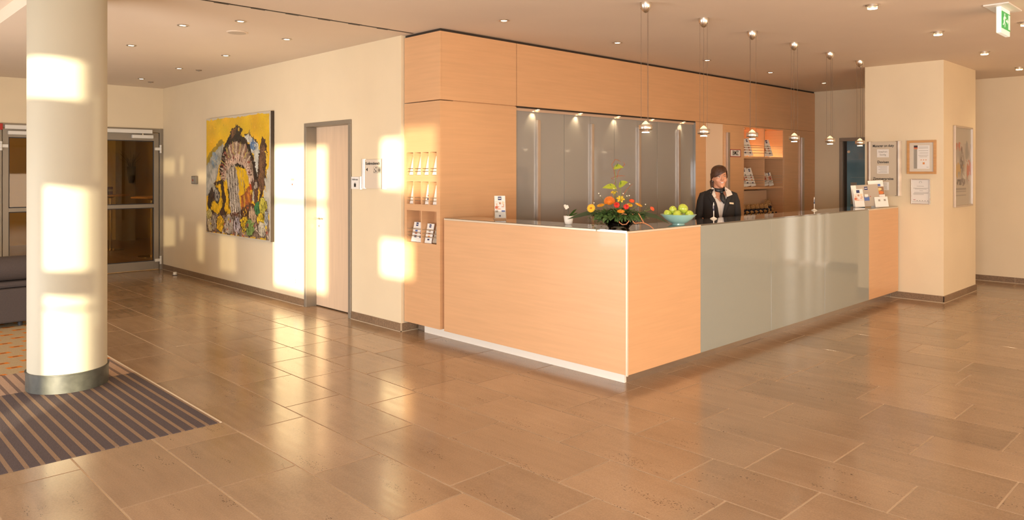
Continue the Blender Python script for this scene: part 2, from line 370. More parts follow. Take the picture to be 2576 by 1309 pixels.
# street wall behind the camera with three windows
wf = MB(); wx = [(.35, 2.85), (3.65, 6.15), (6.95, 9.45)]
prev = -2.6
for a, b in wx: wf.box(prev, a, -3.1, -3.0, 0, ZC+.12); prev = b
wf.box(prev, 12.7, -3.1, -3.0, 0, ZC+.12)
for a, b in wx: wf.box(a, b, -3.1, -3.0, 0, .25); wf.box(a, b, -3.1, -3.0, 2.45, ZC+.12)
struct('wall_street', wf, M_wall)
for i, (a, b) in enumerate(wx):
    fr = MB(); t = .05
    fr.box(a, a+t, -3.09, -3.01, .25, 2.45); fr.box(b-t, b, -3.09, -3.01, .25, 2.45); fr.box(a, b, -3.09, -3.01, .25, .25+t); fr.box(a, b, -3.09, -3.01, 2.45-t, 2.45); fr.box((a+b)/2-.03, (a+b)/2+.03, -3.09, -3.01, .25, 2.45)
    wo = struct('window_%d' % (i+1), fr, M_frame)
    box('sun_blocker', M_paper, wo, a+.05, b-.05, -3.07, -3.06, .30, 2.40)  # added out of view: opaque sheet that blocks the sun
# side facade: unseen wall with openings shaped for the sun patches (Y0, Y1, Z0, Z1) on the plane X = -2.5
OPEN = [(1.96, 2.353, .33, .985), (1.96, 2.353, 1.01, 1.085), (1.96, 2.353, 1.275, 1.875), (1.995, 2.70, 2.515, 2.80),
        (.72, 1.95, .86, 1.885), (.72, 1.95, 1.945, 2.58), (-.80, -.43, 2.11, 2.61), (-1.37, -.80, 2.05, 2.72), (-1.00, -.42, 1.22, 1.58),
        (3.03, 3.62, .88, 1.40), (4.14, 4.43, .95, 1.49), (3.98, 4.43, 2.12, 2.29), (4.95, 5.11, 2.24, 2.51), (4.95, 5.11, 1.24, 1.56), (5.30, 5.84, 2.23, 2.49), (5.30, 5.84, .72, 1.53)]
def sun_mask():
    ys = sorted(set([-3.1, 12.85]+[v for o in OPEN for v in o[:2]])); zs = sorted(set([0, ZC+.12]+[v for o in OPEN for v in o[2:]])); mb = MB()
    for j in range(len(ys)-1):
        run = None
        for k in range(len(zs)-1):
            yc, zc = (ys[j]+ys[j+1])/2, (zs[k]+zs[k+1])/2
            hole = any(o[0] < yc < o[1] and o[2] < zc < o[3] for o in OPEN)
            if not hole: run = (run[0], zs[k+1]) if run else (zs[k], zs[k+1])
            if hole or k == len(zs)-2:
                if run: mb.box(-2.55, -2.50, ys[j], ys[j+1], run[0], run[1])
                run = None
    return mb
wfa = struct('wall_sun_mask', sun_mask(), M_wall)
M_dimmer = bpy.data.materials.new('sun_dimmer'); _nt, _b = nodes_of(M_dimmer); _t = _nt.nodes.new('ShaderNodeBsdfTransparent'); _t.inputs[0].default_value = (.33, .32, .30, 1); _nt.links.new(_t.outputs[0], _nt.nodes['Material Output'].inputs[0])
M_dimmer2 = M_dimmer.copy(); [n for n in M_dimmer2.node_tree.nodes if n.type == 'BSDF_TRANSPARENT'][0].inputs[0].default_value = (.62, .61, .60, 1)
for o_ in OPEN:
    if o_[0] > 3.0 or o_[0] < -1.3: box('sun_dimmer', M_dimmer if o_[0] > 3 else M_dimmer2, wfa, -2.545, -2.542, *o_)  # unseen tinted sheets, added to dim some of the sun beams
# ceiling slot and cabinet shadow gap
sl = MB(); sl.box(1.37, XW+.02, 5.915, 5.945, ZC-.002, ZC+.01)
for k in range(9): sl.box(1.5+.31*k, 1.5+.31*k+.12, 5.908, 5.952, ZC-.004, ZC-.001)
struct('trim_1', sl, M_dark)

# tall glazing in the right wall: mullions and lit panes
gz = MB()
for y in (GL0, .82, 1.10, GL1-.04): gz.box(XR+.02, XR+.08, y, y+.04, 0, 2.15)
gz.box(XR+.02, XR+.08, GL0, GL1, 2.09, 2.15); gz.box(XR+.02, XR+.08, GL0, GL1, 0, .06)
go = struct('window_4', gz, M_alu)
M_daypane = emis('daylit_pane', (1.0, .90, .74), 1.0)
for a, b in ((.62, .80), (.98, 1.06), (1.20, 1.25)): box('pane', M_daypane, go, XR+.04, XR+.05, a, b, .06, 2.09)
for a, b in ((GL0+.04, .62), (.80, .82), (.86, .98), (1.06, 1.10), (1.14, 1.20), (1.25, GL1-.04)): box('curtain', M_wall, go, XR+.035, XR+.05, a, b, .06, 2.09)

# ---- floor tiles (long joints run along Y, staggered cross joints along X)
XJ0 = 1.97; PX = .4275
KNOWN = {0: [3.544, 4.43], 1: [2.326, 2.93, 3.805, 4.686, 5.41], 2: [1.865, 2.575, 3.466, 4.342, 5.23, 5.852, 6.30], 3: [1.587, 2.188, 2.96, 3.816, 4.412, 5.012, 5.635],
         4: [1.276, 2.0, 2.726, 3.33, 4.21], 5: [.929, 1.70, 2.577], 6: [1.45, 2.33], 7: [1.098, 1.887], 8: [1.455, 2.07], 9: [1.774]}
vd = Vector((math.cos(R(YAW)), math.sin(R(YAW)))); rd = Vector((math.sin(R(YAW)), -math.cos(R(YAW))))
def pix(x, y, z=0):
    d = x*vd.x+y*vd.y
    if d < .3: return None
    return 1288+1867.6*(x*rd.x+y*rd.y)/d, 432+1867.6*(1.6-z)/d
tiles = []
LEN = [.60, .72, .88, .88]
for r in range(-11, 25):
    x0 = max(XJ0+r*PX, -2.5); x1 = min(XJ0+(r+1)*PX, XR)
    if x0 >= XR: break
    js = list(KNOWN.get(r, [])); rr_ = random.Random(100+r)
    if not js: js = [2.0+rr_.uniform(0, .6)]
    while js[0] > -2.98: js.insert(0, js[0]-rr_.choice(LEN))
    ymax = YE if x0 < XW else 6.10
    while js[-1] < ymax: js.append(js[-1]+rr_.choice(LEN))
    for a, b in zip(js[:-1], js[1:]):
        b = min(b, ymax); a = max(a, -3.0)
        if a >= ymax-.02: continue
        if x0 < XJ0-.01 and b > 4.69:
            if a >= 10.2: pass
            elif a < 4.69: b = 4.69
            elif b > 10.2: a = 10.2
            else: continue
        # skip what lies wholly under the desk / behind it
        xa, xb = x0, x1
        if xa > 4.53 and a > 3.46 and xb < 10.0: continue
        if x0 >= XW and a > 6.0: continue
        pts = [pix(*p) for p in ((xa, a), (xb, a), (xb, b), (xa, b))]
        if any(p is None for p in pts): tiles.append((0, xa, xb, a, b)); continue
        px = [p[0] for p in pts]; py = [p[1] for p in pts]
        if max(px) < -10 or min(px) > 2590 or min(py) > 1330: tiles.append((0, xa, xb, a, b)); continue
        ar = .5*abs(sum(px[i]*py[(i+1) % 4]-px[(i+1) % 4]*py[i] for i in range(4)))
        tiles.append((ar, xa, xb, a, b))
tiles.sort(reverse=True)
G = .0038
def tile_mb(mb, xa, xb, a, b):
    o, c = G, G+.0015
    vs = [(xa+o, a+o, -.012), (xb-o, a+o, -.012), (xb-o, b-o, -.012), (xa+o, b-o, -.012), (xa+o, a+o, -.0012), (xb-o, a+o, -.0012), (xb-o, b-o, -.0012), (xa+o, b-o, -.0012), (xa+c, a+c, 0), (xb-c, a+c, 0), (xb-c, b-c, 0), (xa+c, b-c, 0)]
    return mb.add(vs, [(0, 1, 5, 4), (1, 2, 6, 5), (2, 3, 7, 6), (3, 0, 4, 7), (4, 5, 9, 8), (5, 6, 10, 9), (6, 7, 11, 10), (7, 4, 8, 11), (8, 9, 10, 11)])
rest = MB()
for i, (ar, xa, xb, a, b) in enumerate(tiles):
    if i < 290:
        t = tile_mb(MB(), xa, xb, a, b)
        o = t.build('tile', M_tile, fl); cx, cy = (xa+xb)/2, (a+b)/2
        o.data.transform(Matrix.Translation((-cx, -cy, 0))); o.location = (cx, cy, 0)
    else: tile_mb(rest, xa, xb, a, b)
if rest.v: rest.build('tile_remainder', M_tile, fl, kind='stuff')

# carpet inset with pale metal edge
cp = thing('carpet', 'striped purple and tan carpet with beige orange-dashed field, laid under the column', 'carpet', (1.0, 6.5, 0))
box('pile', M_carpet, cp, -2.4, 1.955, 4.695, 10.2, -.01, .002)
box('edge_strip', M_trim, cp, 1.955, 1.968, 4.69, 10.2, -.01, .003)

# ---- baseboards: stone pieces with pale joints
def baseboard(name, axis, plane, a0, a1, seam, sgn, h=.082, th=.014, holes=()):
    # axis 'Y': runs along Y on plane X; the face looks to sgn
    def bx(mb, p0, p1, q0, q1, z0, z1):
        lo, hi = sorted((q0, q1))
        return mb.box(lo, hi, p0, p1, z0, z1) if axis == 'Y' else mb.box(p0, p1, lo, hi, z0, z1)
    root = struct(name, bx(MB(), a0, a1, plane, plane+sgn*(th-.004), 0, h-.004), M_joint)
    bx(MB(), a0, a1, plane, plane+sgn*(th+.003), 0, .006).build('floor_joint', M_joint, root)
    cuts = [a0]+[a0+seam*k for k in range(1, 60) if a0+seam*k < a1-.1]+[a1]
    for p, q in zip(cuts[:-1], cuts[1:]):
        bx(MB(), p+.0025, q-.0025, plane, plane+sgn*th, .007, h).build('baseboard_piece', M_stone, root, bevel=.0015)
baseboard('baseboard_left', 'Y', XW, 8.04, YE-.02, .60, -1)
baseboard('baseboard_door', 'Y', XW, 6.10, 7.01, .50, -1)
baseboard('baseboard_return', 'X', 6.10, XW, 4.62, .40, -1)
baseboard('baseboard_pillar', 'Y', 10.065, 2.82, 3.75, .62, -1)
baseboard('baseboard_pillar_front', 'X', 2.834, 10.051, 11.45, .96, -1)
baseboard('baseboard_right', 'Y', XR, 1.42, 4.05, .60, -1)

# ------------------------------------------------------------------ column
co = thing('column', 'round cream column with dark base band, patched with sunlight', 'column', (1.486, 6.328, 0))
MB().lathe([(.2605, .0), (.2605, ZC+.12)], (1.486, 6.328, 0), 96).build('shaft', M_colpaint, co, smooth=True)
MB().lathe([(.262, .003), (.270, .003), (.270, .128), (.274, .130), (.274, .138), (.262, .138)], (1.486, 6.328, 0), 96).build('base_band', M_colbase, co, smooth=True)

# ------------------------------------------------------------------ timber door in the left wall
d1 = bpy.data.objects.new('door_1', None); C.objects.link(d1); d1.location = (XW, 7.5, 0); d1['kind'] = 'structure'
fm = MB()
for (a, b) in ((7.014, 7.064), (7.984, 8.034)): fm.box(XW-.018, XW+.12, a, b, 0, 2.125)
fm.box(XW-.018, XW+.12, 7.014, 8.034, 2.125, 2.17)
fm.build('door_frame', M_frame, d1, bevel=.003)
lf = box('door_leaf', M_doorwood, d1, XW+.12, XW+.16, DY0, DY1, .012, DZ, bevel=.002)
hd = MB(); hy, hz, hx = 7.92, 1.045, XW+.12
hd.disc((hx, hy, hz), .026, (-1, 0, 0), 20, .008).tube([(hx, hy, hz), (hx-.05, hy, hz)], .009, 10).tube([(hx-.05, hy+.005, hz), (hx-.052, hy-.06, hz+.002), (hx-.05, hy-.125, hz)], .009, 10)
hd.build('door_handle', M_chrome, d1, smooth=True)
lk = MB().disc((hx, hy, hz-.09), .026, (-1, 0, 0), 20, .008).disc((hx-.008, hy, hz-.09), .009, (-1, 0, 0), 14, .006)
lk.build('lock_rose', M_chrome, d1, smooth=True)

# ------------------------------------------------------------------ glazed double door in the end wall
d2 = bpy.data.objects.new('door_2', None); C.objects.link(d2); d2.location = (3.23, YE, 0); d2['kind'] = 'structure'
fm = MB(); fm.box(2.10, 2.155, YE-.02, YE+.08, 0, 2.30).box(4.315, 4.37, YE-.02, YE+.08, 0, 2.30).box(2.155, 4.315, YE-.02, YE+.08, 2.235, 2.30)
fm.build('door_frame', M_frame, d2, bevel=.003)
for x0, x1, hs in ((2.165, 3.23, 0), (3.24, 4.305, 1)):
    lm = MB(); y0, y1 = YE-.005, YE+.055
    lm.box(x0, x0+.075, y0, y1, .012, 2.225).box(x1-.075, x1, y0, y1, .012, 2.225).box(x0+.075, x1-.075, y0, y1, 2.10, 2.225).box(x0+.075, x1-.075, y0, y1, .012, .145).box(x0+.075, x1-.075, y0, y1, 1.015, 1.072)
    leaf = lm.build('door_leaf', M_frame, d2, bevel=.002)
    for z0, z1 in ((.145, 1.015), (1.072, 2.10)):
        box('pane', M_pane, leaf, x0+.075, x1-.075, YE+.02, YE+.028, z0, z1)
        bd = MB(); q = .012
        bd.box(x0+.075, x0+.075+q, YE+.01, YE+.02, z0, z1).box(x1-.075-q, x1-.075, YE+.01, YE+.02, z0, z1).box(x0+.075, x1-.075, YE+.01, YE+.02, z0, z0+q).box(x0+.075, x1-.075, YE+.01, YE+.02, z1-q, z1)
        bd.build('glazing_bead', M_rubber, leaf)
    hx_ = x1+.02 if hs else x0-.02
    for hz in (.155, 1.97):
        hm = MB(); s_ = 1 if hs else -1
        hm.tube([(hx_, YE-.03, hz-.065), (hx_, YE-.03, hz-.03)], .017, 12).tube([(hx_, YE-.03, hz+.03), (hx_, YE-.03, hz+.065)], .017, 12).tube([(hx_, YE-.03, hz-.027), (hx_, YE-.03, hz+.027)], .017, 12)
        lo, hi = sorted((hx_, hx_-s_*.085)); hm.box(lo, hi, YE-.035, YE-.004, hz-.022, hz+.022)
        hm.build('hinge', M_white, leaf, smooth=True)
    cl = MB().box(x0+(.12 if hs else .02), x1-(.12 if hs else .02), YE-.075, YE-.02, 2.215, 2.275)
    cb = cl.build('door_closer_rail', M_white, d2, bevel=.006)
    lo, hi = (x1-.42, x1-.10) if hs else (x0+.06, x0+.75)
    box('door_closer', M_white, leaf, lo, hi, YE-.065, YE-.005, 2.135, 2.19, bevel=.008)
    box('closer_arm', M_chrome, leaf, (lo+hi)/2-.01, (lo+hi)/2+.01, YE-.05, YE-.03, 2.185, 2.22)
# small red smoke-alarm box at the left end of the rail
box('alarm_box', mat('alarm_red', (.45, .02, .01), .4), d2, 2.11, 2.16, YE-.06, YE-.02, 2.20, 2.29, bevel=.005)

# ------------------------------------------------------------------ bistro room behind the glass door
M_bwall = mat('bistro_wall', (.62, .48, .26), .8, var=.03, scale=2)
M_bfloor = mat('bistro_floor', (.20, .13, .075), .4, var=.15, scale=3, stretch=(1, 5, 1))
br = MB(); br.box(.6, 7.4, YE+.12, 19.0, -.12, 0); struct('floor_bistro', br, M_bfloor)
bw = MB(); bw.box(.6, 7.4, 19.0, 19.1, 0, 3.0).box(.5, .6, YE+.12, 19.1, 0, 3.0).box(7.4, 7.5, YE+.12, 19.1, 0, 3.0).box(XW+.25, 7.5, YE, YE+.12, 0, 3.0)
struct('wall_bistro', bw, M_bwall); struct('ceiling_bistro', MB().box(.5, 7.5, YE+.12, 19.1, 3.0, 3.1), M_ceil)
struct('wall_bistro_post', MB().box(5.45, 5.75, 18.55, 19.0, 0, 3.0), M_frame)
M_tabletop = mat('bistro_table_wood', (.50, .28, .12), .4, var=.15, scale=4, stretch=(1, 8, 1))
def bar_table(x, y, label, group=None):
    t = thing('bar_table', label, 'table', (x, y, 0), group=group)
    MB().lathe([(.34, 1.10), (.36, 1.105), (.36, 1.13), (.34, 1.135)], (x, y, 0), 32).build('table_top', M_tabletop, t, smooth=True)
    MB().lathe([(.035, .02), (.035, 1.06), (.11, 1.10)], (x, y, 0), 16).build('pole', M_chrome, t, smooth=True)
    MB().lathe([(.25, 0), (.25, .012), (.05, .03)], (x, y, 0), 32).build('base', M_chrome, t, smooth=True)
bar_table(4.65, 16.55, 'round bar table with chrome pole behind the glass door, dark boxes on top')
bar_table(4.86, 14.75, 'round bar table nearest the right hinge behind the glass door')
for k, x in enumerate((4.42, 4.53, 4.64)):
    b_ = thing('menu_box', ['leftmost', 'middle', 'rightmost'][k]+' dark red box in the row on the far bar table', 'box', (x, 16.55, 1.135), group='boxes on the bar table')
    box('body', mat('dark_box', (.10, .03, .02), .5), b_, x-.045, x+.045, 16.50, 16.60, 1.136, 1.29, bevel=.004); box('band', M_greyp, b_, x-.046, x+.046, 16.495, 16.498, 1.20, 1.24)
wv = thing('wall_vase', 'dark wall vase with dry twigs hanging behind the glass door', 'vase', (5.62, 18.52, 1.35))
MB().lathe([(.05, 1.33), (.09, 1.55), (.10, 1.72), (.085, 1.72), (.07, 1.40)], (5.62, 18.43, 0), 16).build('vase', M_dark, wv, smooth=True)
for k in range(16):
    a, b = random.uniform(-.30, .30), random.uniform(.15, .42)
    MB().tube([(5.62, 18.43, 1.6), (5.62+a*.35, 18.40, 1.72+b*.4), (5.62+a, 18.38+random.uniform(-.05, .05), 1.72+b)], [.006, .004, .002], 5).build('twig', M_dark, wv)
ll = bpy.data.lights.new('bistro_lamp', 'POINT'); ll.energy = 150; ll.color = (1, .74, .42); ll.shadow_soft_size = .2
lo_ = bpy.data.objects.new('bistro_lamp', ll); C.objects.link(lo_); lo_.location = (1.2, 13.6, 2.7)


# ------------------------------------------------------------------ sofa behind the column
M_sofa = mat('grey_sofa_fabric', (.085, .068, .062), .9, var=.12, scale=160, bump=.2, spec=.15)
so = thing('sofa', 'dark grey fabric sofa with round bolster arm, half hidden behind the column', 'sofa', (1.0, 9.5, 0))
box('base', M_sofa, so, -.4, 1.83, 9.02, 10.0, .05, .40, bevel=.02)
box('seat_cushion', M_sofa, so, -.38, 1.80, 9.06, 9.98, .401, .47, bevel=.03)
MB().tube([(-.38, 9.14, .60), (-.36, 9.14, .60), (1.79, 9.14, .60), (1.81, 9.14, .60)], [.10, .125, .125, .10], 24).build('bolster', M_sofa, so, smooth=True)
box('backrest', M_sofa, so, -.62, -.401, 9.02, 10.0, .05, .80, bevel=.04)
for x in (-.3, 1.7):
    for y in (9.1, 9.9): MB().lathe([(.02, 0), (.025, .055)], (x, y, 0), 12).build('leg', M_rubber, so, smooth=True)

# ------------------------------------------------------------------ painting on the left wall
def poly_mask(U, V, pts):
    ins = np.zeros(U.shape, bool); n = len(pts)
    for i in range(n):
        x0, y0 = pts[i]; x1, y1 = pts[(i+1) % n]
        c = ((y0 > V) != (y1 > V)) & (U < (x1-x0)*(V-y0)/(y1-y0+1e-9)+x0); ins ^= c
    return ins
def vnoise(h, w_, f, seed):
    r = np.random.default_rng(seed); g = r.random((f+2, f+2)); y = np.linspace(0, f, h); x = np.linspace(0, f, w_)
    yi = y.astype(int); xi = x.astype(int); fy = (y-yi)[:, None]; fx = (x-xi)[None]; fy = fy*fy*(3-2*fy); fx = fx*fx*(3-2*fx)
    return (g[np.ix_(yi, xi)]*(1-fy)*(1-fx)+g[np.ix_(yi+1, xi)]*fy*(1-fx)+g[np.ix_(yi, xi+1)]*(1-fy)*fx+g[np.ix_(yi+1, xi+1)]*fy*fx)
def make_painting(h=250, w_=306):
    V, U = np.meshgrid(np.linspace(0, 1, h), np.linspace(0, 1, w_), indexing='ij')
    n1, n2, n3, n4 = vnoise(h, w_, 9, 1), vnoise(h, w_, 34, 2), vnoise(h, w_, 80, 3), vnoise(h, w_, 9, 4)
    U0, V0 = U.copy(), V.copy()
    U = U+(n2-.5)*.018+(n3-.5)*.014; V = V+(vnoise(h, w_, 40, 5)-.5)*.02
    img = np.zeros((h, w_, 3)); img[:] = (.78, .47, .015)
    img *= (0.80+.40*n1)[..., None]; img[..., 1] *= (.9+.2*n4)
    def put(mask, c, j=.25): img[mask] = np.array(c)*(1-j+2*j*n2[mask])[:, None]
    def line(pts, wd, c, j=.3):
        m = np.zeros(U.shape, bool)
        for (x0, y0), (x1, y1) in zip(pts[:-1], pts[1:]):
            dx, dy = x1-x0, (y1-y0)*.82; t = np.clip(((U-x0)*dx+(V-y0)*.82*dy)/(dx*dx+dy*dy+1e-9), 0, 1)
            m |= np.hypot(U-x0-t*dx, (V-y0)*.82-t*dy) < wd
        put(m, c, j)
    def ell(cx, cy, a, b, c, j=.25, rot=0): put(((U-cx)/a)**2+((V-cy)/b)**2 < 1, c, j)
    wing_l = [(0.002, 0.42), (0.118, 0.31), (0.288, 0.219), (0.314, 0.243), (0.262, 0.349), (0.208, 0.458), (0.136, 0.605), (0.025, 0.672), (-.02, 0.664)]
    put(poly_mask(U, V, [(x-.03 if x < .3 else x, y-.03) for x, y in wing_l]), (.36, .25, .03)); put(poly_mask(U, V, wing_l), (.36, .36, .30), .35)
    put(poly_mask(U, V, [(0.025, 0.607), (0.099, 0.458), (0.19, 0.385), (0.217, 0.403), (0.172, 0.494), (0.118, 0.587), (0.044, 0.672)]), (.46, .44, .37), .3)
    wing_r = [(0.62, 0.175), (0.693, 0.165), (0.825, 0.242), (0.85, 0.334), (0.85, 0.50), (0.80, 0.50), (0.77, 0.358), (0.693, 0.237)]
    put(poly_mask(U, V, [(x, y-.012) for x, y in wing_r]), (.06, .05, .03)); put(poly_mask(U, V, wing_r), (.58, .58, .50), .25)
    put((((U-.754)/.05)**2+((V-.25)/.045)**2 < 1) & (n3 > .45), (.10, .20, .36)); put((((U-.15)/.06)**2+((V-.36)/.07)**2 < 1) & (n3 > .5), (.20, .28, .34))
    body = [(0.366, 0.182), (0.434, 0.105), (0.517, 0.083), (0.606, 0.114), (0.566, 0.164), (0.646, 0.193), (0.708, 0.263), (0.77, 0.374), (0.815, 0.475), (0.82, 0.60), (0.754, 0.60), (0.677, 0.5), (0.582, 0.45), (0.451, 0.44), (0.33, 0.46), (0.279, 0.52), (0.235, 0.50), (0.244, 0.422), (0.279, 0.296)]
    put(poly_mask(U, V, body), (.022, .013, .008), .5)
    put(poly_mask(U, V, [(0.43, .12), (.50, .10), (.48, .16), (.41, .19)]), (.16, .07, .03), .5); ell(.535, .115, .018, .013, (.65, .42, .05))
    put(poly_mask(U, V, [(0.882, 0.18), (0.925, 0.212), (0.955, 0.295), (0.95, 0.426), (0.904, 0.623), (0.86, 0.70), (0.79, 0.70), (0.81, 0.542), (0.83, 0.375), (0.845, 0.276)]), (.05, .024, .012), .5)
    for k in range(9): line([(.855+.009*k, .26+.01*(k % 3)), (.835+.009*k, .60)], .003, (.20, .10, .05))
    put(poly_mask(U, V, [(0.925, 0.52), (0.99, 0.40), (0.99, 0.80), (0.933, 0.75), (0.904, 0.68)]), (.55, .52, .42), .2)
    line([(.93, .3), (.95, .36), (.94, .44)], .008, (.75, .5, .05)); line([(.84, .62), (.82, .68)], .02, (.78, .48, .02))
    # fan of feathers and the arch
    fan = [(0.325, 0.30), (0.40, 0.235), (0.5, 0.215), (0.646, 0.25), (0.724, 0.357), (0.77, 0.50), (0.77, .58), (0.70, 0.56), (0.646, 0.43), (0.533, 0.36), (0.434, 0.37), (0.32, 0.42)]
    put(poly_mask(U, V, fan), (.34, .23, .15), .5)
    for k in range(26):
        t = k/25; a = R(200-175*t); r0, r1 = .13, .30; cx, cy = .50, .47
        line([(cx+r0*math.cos(a)*1.0, cy-r0*math.sin(a)*.75), (cx+r1*math.cos(a)*.86, cy-r1*math.sin(a)*.86)], .0045, [(.62, .50, .36), (.30, .07, .04), (.55, .42, .10), (.20, .12, .08)][k % 4], .2)
    line([(0.285, 0.525), (0.323, 0.441), (0.392, 0.388), (0.5, 0.352), (0.598, 0.372), (0.661, 0.424), (0.708, 0.484), (0.745, 0.555)], .032, (.56, .40, .29), .35)
    for k in range(22):
        t = k/21; a = R(190-185*t); cx, cy = .50, .50
        line([(cx+.19*math.cos(a), cy-.13*math.sin(a)), (cx+.235*math.cos(a), cy-.17*math.sin(a))], .0035, [(.22, .05, .03), (.12, .07, .04)][k % 2], .2)
    ribs = [(0.335, 0.46), (0.484, 0.40), (0.533, 0.545), (0.56, 0.718), (0.58, 0.82), (0.5, 0.86), (0.41, 0.83), (0.383, 0.636), (0.35, 0.547)]
    put(poly_mask(U, V, ribs), (.40, .34, .26), .3)
    for k in range(9): line([(.35+.021*k, .46-.006*k), (.385+.018*k, .66), (.43+.014*k, .84)], .0035, [(.09, .06, .04), (.60, .54, .44)][k % 2])
    put(poly_mask(U, V, [(0.485, 0.42), (0.646, 0.45), (0.70, 0.56), (0.69, 0.64), (0.63, 0.65), (0.582, 0.66), (0.545, 0.56)]), (.80, .48, .01), .2)
    line([(.60, .46), (.62, .60)], .004, (.45, .30, .1)); line([(.56, .45), (.585, .57)], .005, (.45, .33, .15)); line([(.63, .56), (.625, .62)], .006, (.2, .1, .03))
    put(poly_mask(U, V, [(0.57, 0.66), (0.64, .62), (0.70, 0.577), (0.739, 0.669), (0.72, 0.80), (0.58, 0.76)]), (.34, .09, .02), .6)
    ell(.72, .585, .02, .03, (.60, .06, .01)); line([(.62, .66), (.64, .76)], .014, (.62, .30, .02)); line([(.68, .62), (.70, .70)], .010, (.60, .22, .02))
    put(poly_mask(U, V, [(0.73, .54), (.80, .52), (.83, .64), (.80, .74), (.745, .68)]), (.11, .05, .03), .6); ell(.79, .575, .025, .025, (.50, .42, .32), .5); ell(.755, .66, .018, .04, (.45, .40, .30), .4)
    # left eye-like form
    put(poly_mask(U, V, [(0.03, 0.672), (0.136, 0.56), (0.279, 0.53), (0.366, 0.58), (0.40, 0.768), (0.30, 0.85), (0.118, 0.87), (0.02, 0.765)]), (.05, .025, .012), .6)
    put(poly_mask(U, V, [(0.15, 0.575), (0.253, 0.575), (0.275, 0.765), (0.19, 0.83), (0.085, 0.79), (0.10, 0.72), (0.235, 0.70), (0.225, 0.63)]), (.78, .46, .01), .3)
    put(poly_mask(U, V, [(0.288, 0.548), (0.36, 0.565), (0.385, 0.80), (0.305, 0.80), (0.345, 0.69)]), (.78, .45, .01), .3)
    ell(.19, .668, .052, .068, (.06, .05, .04)); ell(.19, .668, .034, .05, (.34, .32, .27)); ell(.19, .668, .02, .03, (.08, .06, .05)); ell(.19, .66, .008, .014, (.55, .52, .45))
    ell(.13, .60, .03, .03, (.45, .42, .32), .4)
    put(poly_mask(U, V, [(0.375, 0.90), (0.40, 0.80), (0.517, 0.80), (0.677, 0.72), (0.80, 0.70), (0.83, 0.85), (0.739, 0.92), (0.451, 0.93)]) & (n3 > .25), (.11, .045, .025), .6)
    put((V > .83) & (V < .985), (.24, .17, .12), .6)
    for cx, cy, a, b, c in [(.059, .839, .046, .055, (.50, .42, .14)), (.072, .921, .055, .056, (.56, .46, .26)), (.145, .908, .051, .064, (.36, .30, .22)), (.244, .902, .061, .067, (.78, .46, .02)), (.38, .902, .071, .080, (.46, .39, .30)), (.514, .907, .048, .065, (.46, .40, .40)),
                          (.622, .879, .055, .055, (.74, .48, .02)), (.747, .812, .053, .063, (.52, .36, .22)), (.708, .907, .059, .064, (.22, .34, .09)), (.823, .75, .044, .05, (.05, .22, .07)), (.897, .73, .05, .066, (.52, .46, .06)), (.86, .839, .051, .05, (.74, .52, .03)), (.882, .912, .055, .058, (.58, .52, .38)), (.94, .826, .029, .066, (.45, .47, .46))]:
        ell(cx, cy, a*1.12, b*1.12, (.07, .04, .025), .5); ell(cx, cy, a, b, c, .35)
        for q in (-.45, 0, .45): line([(cx+q*a, cy-.7*b), (cx+q*a*1.2+.01, cy+.6*b)], .0035, tuple(.35*v for v in c))
    for k in range(40):
        x, y = rng.uniform(.03, .97), rng.uniform(.86, .99); ell(x, y, .010, .012, [(.62, .52, .40), (.40, .10, .06), (.62, .42, .04), (.12, .07, .04)][k % 4])
    # brushwork: short strokes that vary the colour under them
    wf_ = w_/306
    for k in range(1900):
        ci, cj = int(rng.integers(3, h-3)), int(rng.integers(3, w_-3)); base = img[ci, cj].copy(); dark = base.sum() < .35
        ang_ = (1.35+rng.normal()*.35) if .45 < V0[ci, cj] < .85 else rng.uniform(0, PI); ln_ = rng.uniform(4, 10); wd_ = rng.uniform(.5, 1.1)
        i0, i1, j0, j1 = max(ci-14, 0), min(ci+15, h), max(cj-14, 0), min(cj+15, w_); II, JJ = np.mgrid[i0:i1, j0:j1]; dx, dy = math.cos(ang_), math.sin(ang_)
        t_ = np.clip((JJ-cj)*dx+(II-ci)*dy, -ln_/2, ln_/2); m_ = np.hypot(JJ-cj-t_*dx, II-ci-t_*dy) < wd_
        g_ = (rng.uniform(.90, 1.10) if base[2] < .06 and base[0] > .5 else rng.uniform(.65, 1.3)) if not dark else rng.choice([.4, .6, 1.0, 1.8]); c_ = np.clip(base*g_+(rng.random(3)-.5)*.03, 0, 1)
        img[i0:i1, j0:j1][m_] = c_
    # unpainted pale canvas margin with a ragged edge
    edge = (V0 < .004+.022*n2) | (U0 > .988-.012*n2) | (V0 > .990) | (U0 < .004)
    img[edge] = (.60, .54, .43)
    relief = .0010+.0012*n3
    return np.clip(img, 0, 1), relief
pt = thing('painting', 'large unframed yellow abstract painting of a fish-like form on the left wall', 'painting', (XW, 9.83, .71))
PY0, PY1, PZ0, PZ1 = 8.818, 10.845, .711, 2.366
box('canvas', mat('canvas_edge', (.055, .038, .026), .7), pt, XW-.048, XW-.004, PY0, PY1, PZ0, PZ1, bevel=.003)
pim, prel = make_painting()
col_grid('paint_layer', M_oil, pt, pim, (XW-.049, PY1, PZ1), (0, PY0-PY1, 0), (0, 0, PZ0-PZ1), prel)
M_edgew = M_paper

